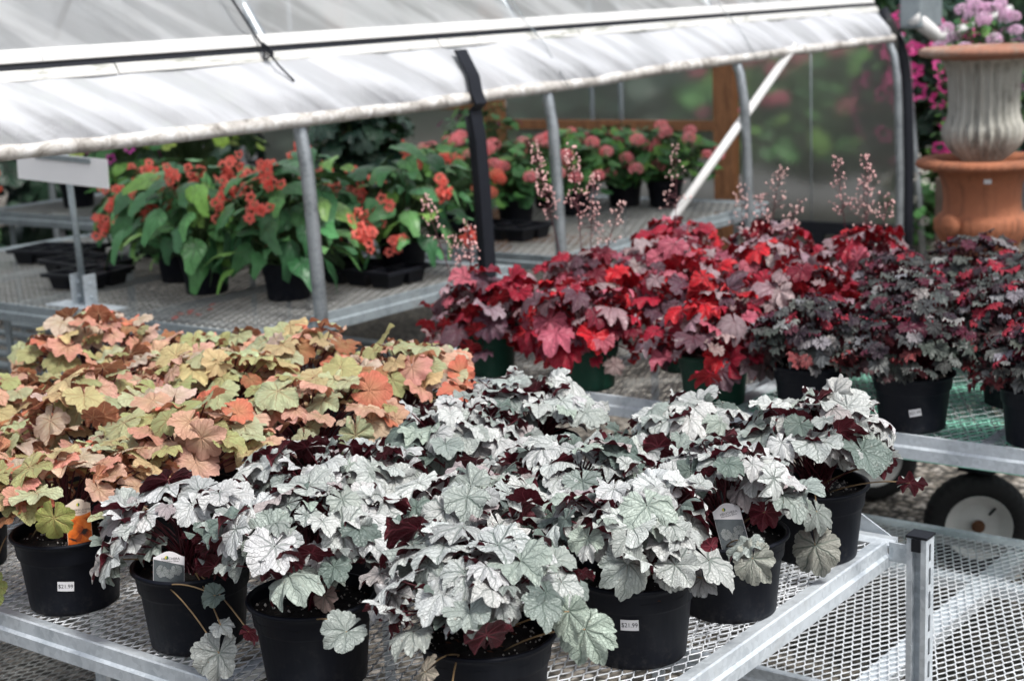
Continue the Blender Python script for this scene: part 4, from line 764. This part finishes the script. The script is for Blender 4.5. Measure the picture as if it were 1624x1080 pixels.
# ================================================================ GREENHOUSE PLANTS
FLM = {}
def petal_mat(name, c):
    b = NB(name); at = b.n('ShaderNodeAttribute', attribute_name='tint'); b.base(b.mix(.92, c, at.outputs['Color'])).pr(Roughness=.6); tr = b.n('ShaderNodeBsdfTranslucent'); b.t.links.new(at.outputs['Color'], tr.inputs[0]); mx = b.n('ShaderNodeMixShader'); mx.inputs[0].default_value = .5
    b.t.links.new(b.p.outputs[0], mx.inputs[1]); b.t.links.new(tr.outputs[0], mx.inputs[2]); b.t.links.new(mx.outputs[0], b.out.inputs[0]); return b.mat
M['floret'] = petal_mat('flower_petal', (.6, .1, .1))
def umbel(fol, c, rad, n, size, col, rs, flat=.7):
    for i in range(n):
        z = 1-2*(i+.5)/n*.85; a = i*2.399+rs.rand()*.4; q = math.sqrt(max(0, 1-z*z)); d = np.array([q*math.cos(a), q*math.sin(a), z*flat])
        t = np.clip(np.array(col)*rs.uniform(.78, 1.2), 0, .95); fol.put(PET, c+d*rad, d, rs.normal(0, 1, 3), size*rs.uniform(.8, 1.2), t, rs.rand())
def drops(fol, c, rs, col, n=6, sz=.020):
    for i in range(n):        # hanging begonia bells: petals facing down and out
        p = c+rs.normal(0, .020, 3)*np.array([1, 1, 1.3])
        for k in range(3):
            a = rs.rand()*6.28; fol.put(PET, p+np.array([math.cos(a), math.sin(a), 0])*.006, np.array([math.cos(a), math.sin(a), -.1+rs.normal(0, .4)]), (0, 0, -1), sz*rs.uniform(.7, 1.15), np.clip(np.array(col)*rs.uniform(.75, 1.15), 0, .95), rs.rand())
def bush(name, loc, seed, label, cat, group, kind, pal, n, Rh, Rv, size, zc, flowers=(), pot=True, potm=None, potr=.112, poth=.152, phimax=1.9, inner=.6, tip_drop=.7, mat='green', stem='stem_green', jit=.35):
    rs = np.random.RandomState(seed); r = empty(name, loc, label=label, cat=cat, group=group)
    if pot: make_pot(r, potm or M['pot'], potr, poth, seg=32); make_soil(r, potr*.9, poth*.84, rs, 0, False)
    f = Foliage(); st = MB(); dome(f, st, kind, pal, rs, n, Rh, Rv, size, zc, phimax, inner, 0., jit, .0022, tip_drop, .28, crown=poth*.85 if pot else zc-Rv*.6)
    f.build('foliage', M[mat], r); st.build('stems', M[stem], r)
    if flowers:
        typ, cnt, col, a, b_, spread = flowers; fs = MB()
        for i in range(cnt):
            al = i*2.399+rs.rand() if pot else math.atan2(-loc[1], -loc[0])+rs.normal(0, .9); ph = math.acos(1-rs.rand()*(1-math.cos(spread))); k = rs.uniform(1.0, 1.2)
            c = np.array([math.cos(al)*math.sin(ph)*Rh, math.sin(al)*math.sin(ph)*Rh, Rv*math.cos(ph)])*k+np.array([0, 0, zc])
            fs.tube(bez(np.array([0, 0, zc-.05]), c*.6+np.array([0, 0, zc*.4]), c, 4), .0018, 4, cap=False); fl = Foliage()
            if typ == 'umbel': umbel(fl, c, a*rs.uniform(.75, 1.15), 22, b_, col, rs)
            elif typ == 'drops': drops(fl, c, rs, col, 5+rs.randint(5), b_)
            else: fl.put(PET, c, c-np.array([0, 0, zc]), rs.normal(0, 1, 3), b_*rs.uniform(.8, 1.2), np.clip(np.array(col)*rs.uniform(.7, 1.2), 0, .95), rs.rand())
            fl.build('flower' if typ == 'single' else 'flower_cluster', M['floret'], r)
        fs.build('flower_stalks', M['stem_green'], r)
    return r
BG = 'red-flowered begonias on the greenhouse bench'; CO = (1.1, .25, .20)
BE = [((-5.93, 4.95), 'begonia at the left of its row behind the sign pole, few red flowers'), ((-5.42, 4.80), 'begonia behind the empty trays with red flowers hanging at its left'), ((-4.88, 4.32), 'begonia standing forward with big green leaves, left of the near hoop pipe'),
      ((-4.44, 4.36), 'begonia right behind the near hoop pipe, leaves hanging below the bench edge'), ((-4.36, 4.98), 'begonia at the right end of its row beside the black strap'), ((-4.90, 5.08), 'begonia in the back row in the middle'), ((-5.45, 5.15), 'begonia in the back row at the left'), ((-4.72, 4.78), 'begonia in the middle row just left of the near hoop pipe'), ((-5.22, 4.48), 'begonia at the front left of its row beside the empty trays')]
for i, (p, lb) in enumerate(BE):
    bush('potted_begonia', (*p, .7206), 201+i, lb, 'potted plant', BG, 'wing', 'begonia', 66, .28, (.20 if i in (0, 1, 5, 6) else .27), .080, (.21 if i in (0, 1, 5, 6) else .25), ('drops', 10, CO, 0, .023, 1.9), phimax=1.95, inner=.8, tip_drop=.3, jit=.30)
GGR = 'pink geraniums on the deep greenhouse bench'; PK = (1.2, .34, .37)
GE = [((-5.05, 6.10), 'geranium with coral heads just right of the black strap'), ((-5.45, 6.75), 'geranium behind the black strap, tallest pink heads'), ((-4.98, 6.62), 'geranium between the strap and the second hoop pipe'),
      ((-5.20, 7.25), 'geranium under the timber rail, left of the second hoop pipe'), ((-4.90, 7.05), 'geranium behind the second hoop pipe'), ((-4.82, 7.45), 'geranium with round pink heads right of the second hoop pipe'), ((-4.58, 7.50), 'geranium furthest right, near the white diagonal brace')]
for i, (p, lb) in enumerate(GE):
    bush('potted_geranium', (*p, .7006), 221+i, lb, 'potted plant', GGR, 'round', 'geranium', 130, .28, .21, .036, .22, ('umbel', 16, PK if i else (.98, .26, .18), .034, .015, 1.6), phimax=1.9)
bush('potted_coleus', (-7.20, 6.30, .8006), 241, 'lime green leafy plant glowing at the back left of the greenhouse', 'potted plant', 'lime plants at the back of the greenhouse', 'round', 'lime', 130, .42, .38, .055, .42, phimax=1.8)
bush('potted_coleus', (-7.55, 5.75, .8006), 242, 'lime green leafy plant behind the left begonias, left of the other lime one', 'potted plant', 'lime plants at the back of the greenhouse', 'round', 'lime', 120, .38, .36, .055, .40, phimax=1.8)
bush('potted_petunia', (-6.95, 5.62, .8006), 243, 'purple-flowered plant between the lime foliage and the begonias', 'potted plant', None, 'round', 'geranium', 70, .22, .28, .04, .22, ('single', 14, (.55, .05, .40), 0, .03, 1.4))
bush('potted_begonia', (-7.30, 4.60, .8006), 244, 'begonia at the far left behind the sign board, orange-red flowers', 'potted plant', BG, 'wing', 'begonia', 60, .30, .30, .08, .25, ('drops', 9, (.75, .12, .05), 0, .02, 1.6))
bush('potted_geranium', (-6.15, 6.60, .7006), 245, 'geranium with one big magenta-pink head high behind the begonias', 'potted plant', None, 'round', 'geranium', 80, .22, .34, .045, .24, ('umbel', 9, (.98, .16, .38), .075, .020, .9))
bush('hanging_plant', (-5.75, 6.25, .7006), 246, 'dark blue-green leafy plant rising behind the begonias, left of the black strap', 'plant', None, 'hang', 'deep', 150, .27, .36, .075, .42, phimax=2.4, potm=M['pot_terra'], jit=.2)
bush('potted_petunia', (-5.85, 7.45, .7006), 247, 'dark purple petunias below the timber rail, left of the black strap', 'potted plant', None, 'round', 'geranium', 60, .24, .42, .035, .22, ('single', 16, (.18, .01, .10), 0, .032, 1.5))
# empty black trays and pots
def carry_tray(loc, rz, nx, ny, cell, label, group, pots=False):
    r = empty('plant_tray', loc, rz, label=label, cat='tray', group=group); m = MB(); W_, H_ = nx*cell/2, ny*cell/2; h = .07
    for i in range(nx):
        for j in range(ny):
            cx0, cy0 = -W_+(i+.5)*cell, -H_+(j+.5)*cell; a, b_ = cell*.47, cell*.33; V = []
            for s_, z in ((a, h), (a*.93, h), (b_, .004), (b_*.5, .004)):
                for k in range(4): c = [(-1, -1), (1, -1), (1, 1), (-1, 1)][k]; V.append((cx0+c[0]*s_, cy0+c[1]*s_, z))
            m.add(V, [(l*4+k, l*4+(k+1) % 4, (l+1)*4+(k+1) % 4, (l+1)*4+k) for l in range(3) for k in range(4)])
    m.build('cells', M['black_plastic'], r, smooth=False); m = MB()
    for a, b_ in (((-W_-.012, -H_-.012, h-.012), (W_+.012, -H_, h+.004)), ((-W_-.012, H_, h-.012), (W_+.012, H_+.012, h+.004)), ((-W_-.012, -H_, h-.012), (-W_, H_, h+.004)), ((W_, -H_, h-.012), (W_+.012, H_, h+.004))): m.box(a, b_)
    m.build('rim', M['black_plastic'], r, smooth=False, bevel=.002); return r
TG = 'black plastic carry trays on the greenhouse bench'
carry_tray((-6.25, 4.62, .7206), .25, 3, 2, .13, 'empty black tray at the left end of the greenhouse bench, behind the sign pole', TG)
carry_tray((-5.78, 4.42, .7206), -.1, 3, 2, .13, 'empty black tray just right of the sign pole', TG)
carry_tray((-5.50, 4.20, .7206), .15, 2, 2, .13, 'smallest empty black tray, nearest the begonias at the front of the greenhouse bench', TG)
carry_tray((-4.42, 4.78, .7206), 0, 4, 2, .13, 'black tray under the right-hand begonias behind the near hoop pipe', TG)
carry_tray((-4.75, 6.15, .7006), 0, 4, 2, .13, 'black tray on the deep greenhouse bench under the geraniums', None)
# fallen petals, fallen leaf
rs = np.random.RandomState(77); f = Foliage()
for i in range(7): f.put(PET, (-4.55+rs.normal(0, .03), 3.98+rs.normal(0, .07), .724), (rs.normal(0, .2), rs.normal(0, .2), 1), (1, 0, 0), .014, (.75, .10, .07), .5)
tag(f.build('fallen_petals', M['floret'], None), 'coral petals fallen on the greenhouse bench mesh below the begonias', 'petals')
f = Foliage(); f.put(variants('dark')[2], (-1.06, 2.99, .342), (.2, -.2, 1), (1, .4, 0), .026, (.36, .11, .035), .4); tag(f.build('fallen_leaf', M['orange'], None), 'curled rust-brown leaf lying on the low mesh bench', 'leaf')
# ================================================================ URNS
def flute(n, amp, z0, z1):
    return lambda r, z, a: r*(1-amp*(abs(math.sin(a*n/2))**.8 if z0 < z < z1 else 0))
us = empty('timber_stand', (-2.42, 6.60, 0), label='weathered timber stand carrying the stacked urns', cat='stand')
m = MB(); m.box((-.26, -.26, .50), (.26, .26, .545)); m.build('top', M['wood_grey'], us, smooth=False)
for sx in (-1, 1):
    for sy in (-1, 1): m = MB(); m.box((sx*.22-.03, sy*.22-.03, 0), (sx*.22+.03, sy*.22+.03, .50)); m.build('leg', M['wood_grey'], us, smooth=False)
ur = empty('garden_urn', (-2.42, 6.60, .546), label='terracotta urn with broad ribbed rim and round side handles, under the white urn', cat='urn')
b = MB(); b.lathe([(0, 0), (.13, 0), (.135, .03), (.09, .06), (.08, .09), (.13, .14), (.175, .20), (.205, .255), (.207, .295), (.185, .315), (.168, .325), (.163, .38), (.168, .44), (.185, .49), (.20, .515)], 96, fn=lambda r, z, a: r*(1-(.045*abs(math.sin(a*18)) if .12 < z < .30 else 0))); b.build('body', M['terracotta'], ur)
b = MB(); b.lathe([(.18, .505), (.215, .512), (.262, .522), (.272, .535), (.266, .553), (.245, .562), (.21, .56), (.185, .54), (.175, .48), (.0, .46)], 128, fn=lambda r, z, a: r*(1+(.045*abs(math.sin(a*26)) if r > .24 else 0))); b.build('rim', M['terracotta'], ur)
for s_ in (0, 1):
    a = facing(-2.42, 6.6)-PI/2-.62+PI*s_; b = MB(); c = Vector((math.cos(a), math.sin(a), 0)); b.lathe([(0, .03), (.030, .028), (.043, .018), (.046, 0), (.043, -.018), (.03, -.03), (0, -.03)], 24)
    o = b.build('handle', M['terracotta'], ur); o.location = (c.x*.225, c.y*.225, .29); o.rotation_euler = (R(90), 0, a+PI/2)
sticker(ur, facing(-2.42, 6.6)-PI/2+.12, .475, .185, .185, 1, None, .032, .020); sticker(ur, facing(-2.42, 6.6)-PI/2-.5, .548, .262, .262, 1, None, .03, .014)
uu = empty('garden_urn', (-2.42, 6.60, 1.092), label='weathered white fluted urn with brown rim, stacked on the terracotta urn', cat='urn')
b = MB(); b.lathe([(0, 0), (.085, 0), (.10, .012), (.13, .035), (.16, .07), (.178, .11), (.176, .145), (.158, .175), (.150, .21), (.150, .29), (.156, .37), (.172, .42), (.19, .44)], 144, fn=flute(24, .17, .015, .43)); b.build('body', M['cast_stone'], uu)
b = MB(); b.lathe([(.18, .435), (.22, .444), (.262, .452), (.275, .463), (.27, .480), (.25, .49), (.2, .486), (.16, .45), (0, .43)], 128, fn=lambda r, z, a: r*(1+(.02*abs(math.sin(a*26)) if r > .24 else 0))); b.build('rim', M['terracotta_rim'], uu)
# ================================================================ FLOWERS AND THINGS BEHIND
bush('phlox', (-2.70, 7.32, .95), 261, 'pale pink phlox heads above the urn rim at the top right', 'flowers', None, 'round', 'geranium', 240, .22, .46, .020, .30, ('umbel', 24, (.86, .62, .80), .034, .014, .95), pot=True, potr=.15, poth=.2)
m = MB(); m.box((-2.86, 7.16, 0), (-2.54, 7.48, .948)); tag(m.build('stone_plinth', M['wood_grey'], None, smooth=False, bevel=.01), 'grey timber plinth behind the urns under the phlox pot', 'plinth')
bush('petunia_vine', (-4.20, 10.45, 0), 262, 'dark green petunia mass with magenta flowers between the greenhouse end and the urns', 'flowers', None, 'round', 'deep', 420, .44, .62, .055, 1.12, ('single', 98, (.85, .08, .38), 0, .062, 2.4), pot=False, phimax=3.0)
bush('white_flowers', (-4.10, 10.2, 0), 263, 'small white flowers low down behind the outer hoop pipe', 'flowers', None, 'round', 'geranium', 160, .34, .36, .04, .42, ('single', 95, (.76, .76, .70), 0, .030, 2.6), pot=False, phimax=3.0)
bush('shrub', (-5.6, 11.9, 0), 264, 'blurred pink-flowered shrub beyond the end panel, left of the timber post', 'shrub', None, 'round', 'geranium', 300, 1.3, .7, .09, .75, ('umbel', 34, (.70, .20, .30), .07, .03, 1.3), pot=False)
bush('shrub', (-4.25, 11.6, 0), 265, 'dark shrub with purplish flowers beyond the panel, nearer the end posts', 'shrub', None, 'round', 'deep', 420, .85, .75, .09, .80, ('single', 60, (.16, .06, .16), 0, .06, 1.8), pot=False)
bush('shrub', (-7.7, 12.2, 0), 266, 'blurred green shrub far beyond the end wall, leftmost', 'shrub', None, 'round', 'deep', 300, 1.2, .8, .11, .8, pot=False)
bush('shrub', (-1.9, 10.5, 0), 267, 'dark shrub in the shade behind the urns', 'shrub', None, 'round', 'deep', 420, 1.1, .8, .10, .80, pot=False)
hd_ = Foliage(); rs = np.random.RandomState(9)
for i in range(5200):
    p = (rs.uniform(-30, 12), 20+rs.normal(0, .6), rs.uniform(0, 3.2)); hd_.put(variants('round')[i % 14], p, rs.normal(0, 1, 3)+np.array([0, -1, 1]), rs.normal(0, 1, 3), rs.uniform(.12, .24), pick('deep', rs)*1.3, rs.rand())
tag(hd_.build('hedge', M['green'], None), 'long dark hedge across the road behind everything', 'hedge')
sh = empty('shed', (-1.2, 13.2, 0), label='dark timber shed behind the urns at the top right corner', cat='shed')
m = MB(); m.box((-2.2, 0, 0), (3.2, 2.4, 2.6)); m.build('wall', simple('dark_shed_boards', (.022, .024, .030), .8, .3, 4), sh, smooth=False)
m = MB(); m.prism([(-.3, 2.602), (2.7, 2.602), (1.2, 3.3)], 0, -2.4, 3.4); m.build('roof', M['black_metal'], sh, smooth=False)
m = MB(); m.box((-1.9, -.03, .0), (-1.0, -.002, 2.0)); m.build('door', M['galv_dark'], sh, smooth=False)
m = MB(); m.box((-.4, -.03, 1.1), (.9, -.002, 1.5)); m.build('window', M['galv_dark'], sh, smooth=False)
# back left of the greenhouse: shelf rack with a timber post
rk = empty('plant_rack', (-7.9, 3.9, 0), label='timber-post rack with a pale shelf in the dark at the left edge', cat='rack')
for x in (-.45, .40): m = MB(); m.box((x, -.05, 0), (x+.09, .05, 1.5)); m.build('post', M['wood'], rk, smooth=False)
m = MB(); m.box((-.7, -.25, 1.02), (.65, -.051, 1.06)); m.build('shelf', M['galv'], rk, smooth=False); m = MB(); m.box((-.7, -.25, .5), (.65, -.051, .53)); m.build('shelf', M['galv_dark'], rk, smooth=False)
hd_ = Foliage()  # dark leaf mass added to supply shade past the far side
for i in range(3000):
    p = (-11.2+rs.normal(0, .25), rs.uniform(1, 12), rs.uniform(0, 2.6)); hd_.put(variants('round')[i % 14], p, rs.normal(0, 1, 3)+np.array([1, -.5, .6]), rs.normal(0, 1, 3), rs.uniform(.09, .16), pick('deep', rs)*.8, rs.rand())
tag(hd_.build('hedge', M['green'], None), 'added dark hedge making the shade beyond the far open side of the greenhouse', 'hedge')
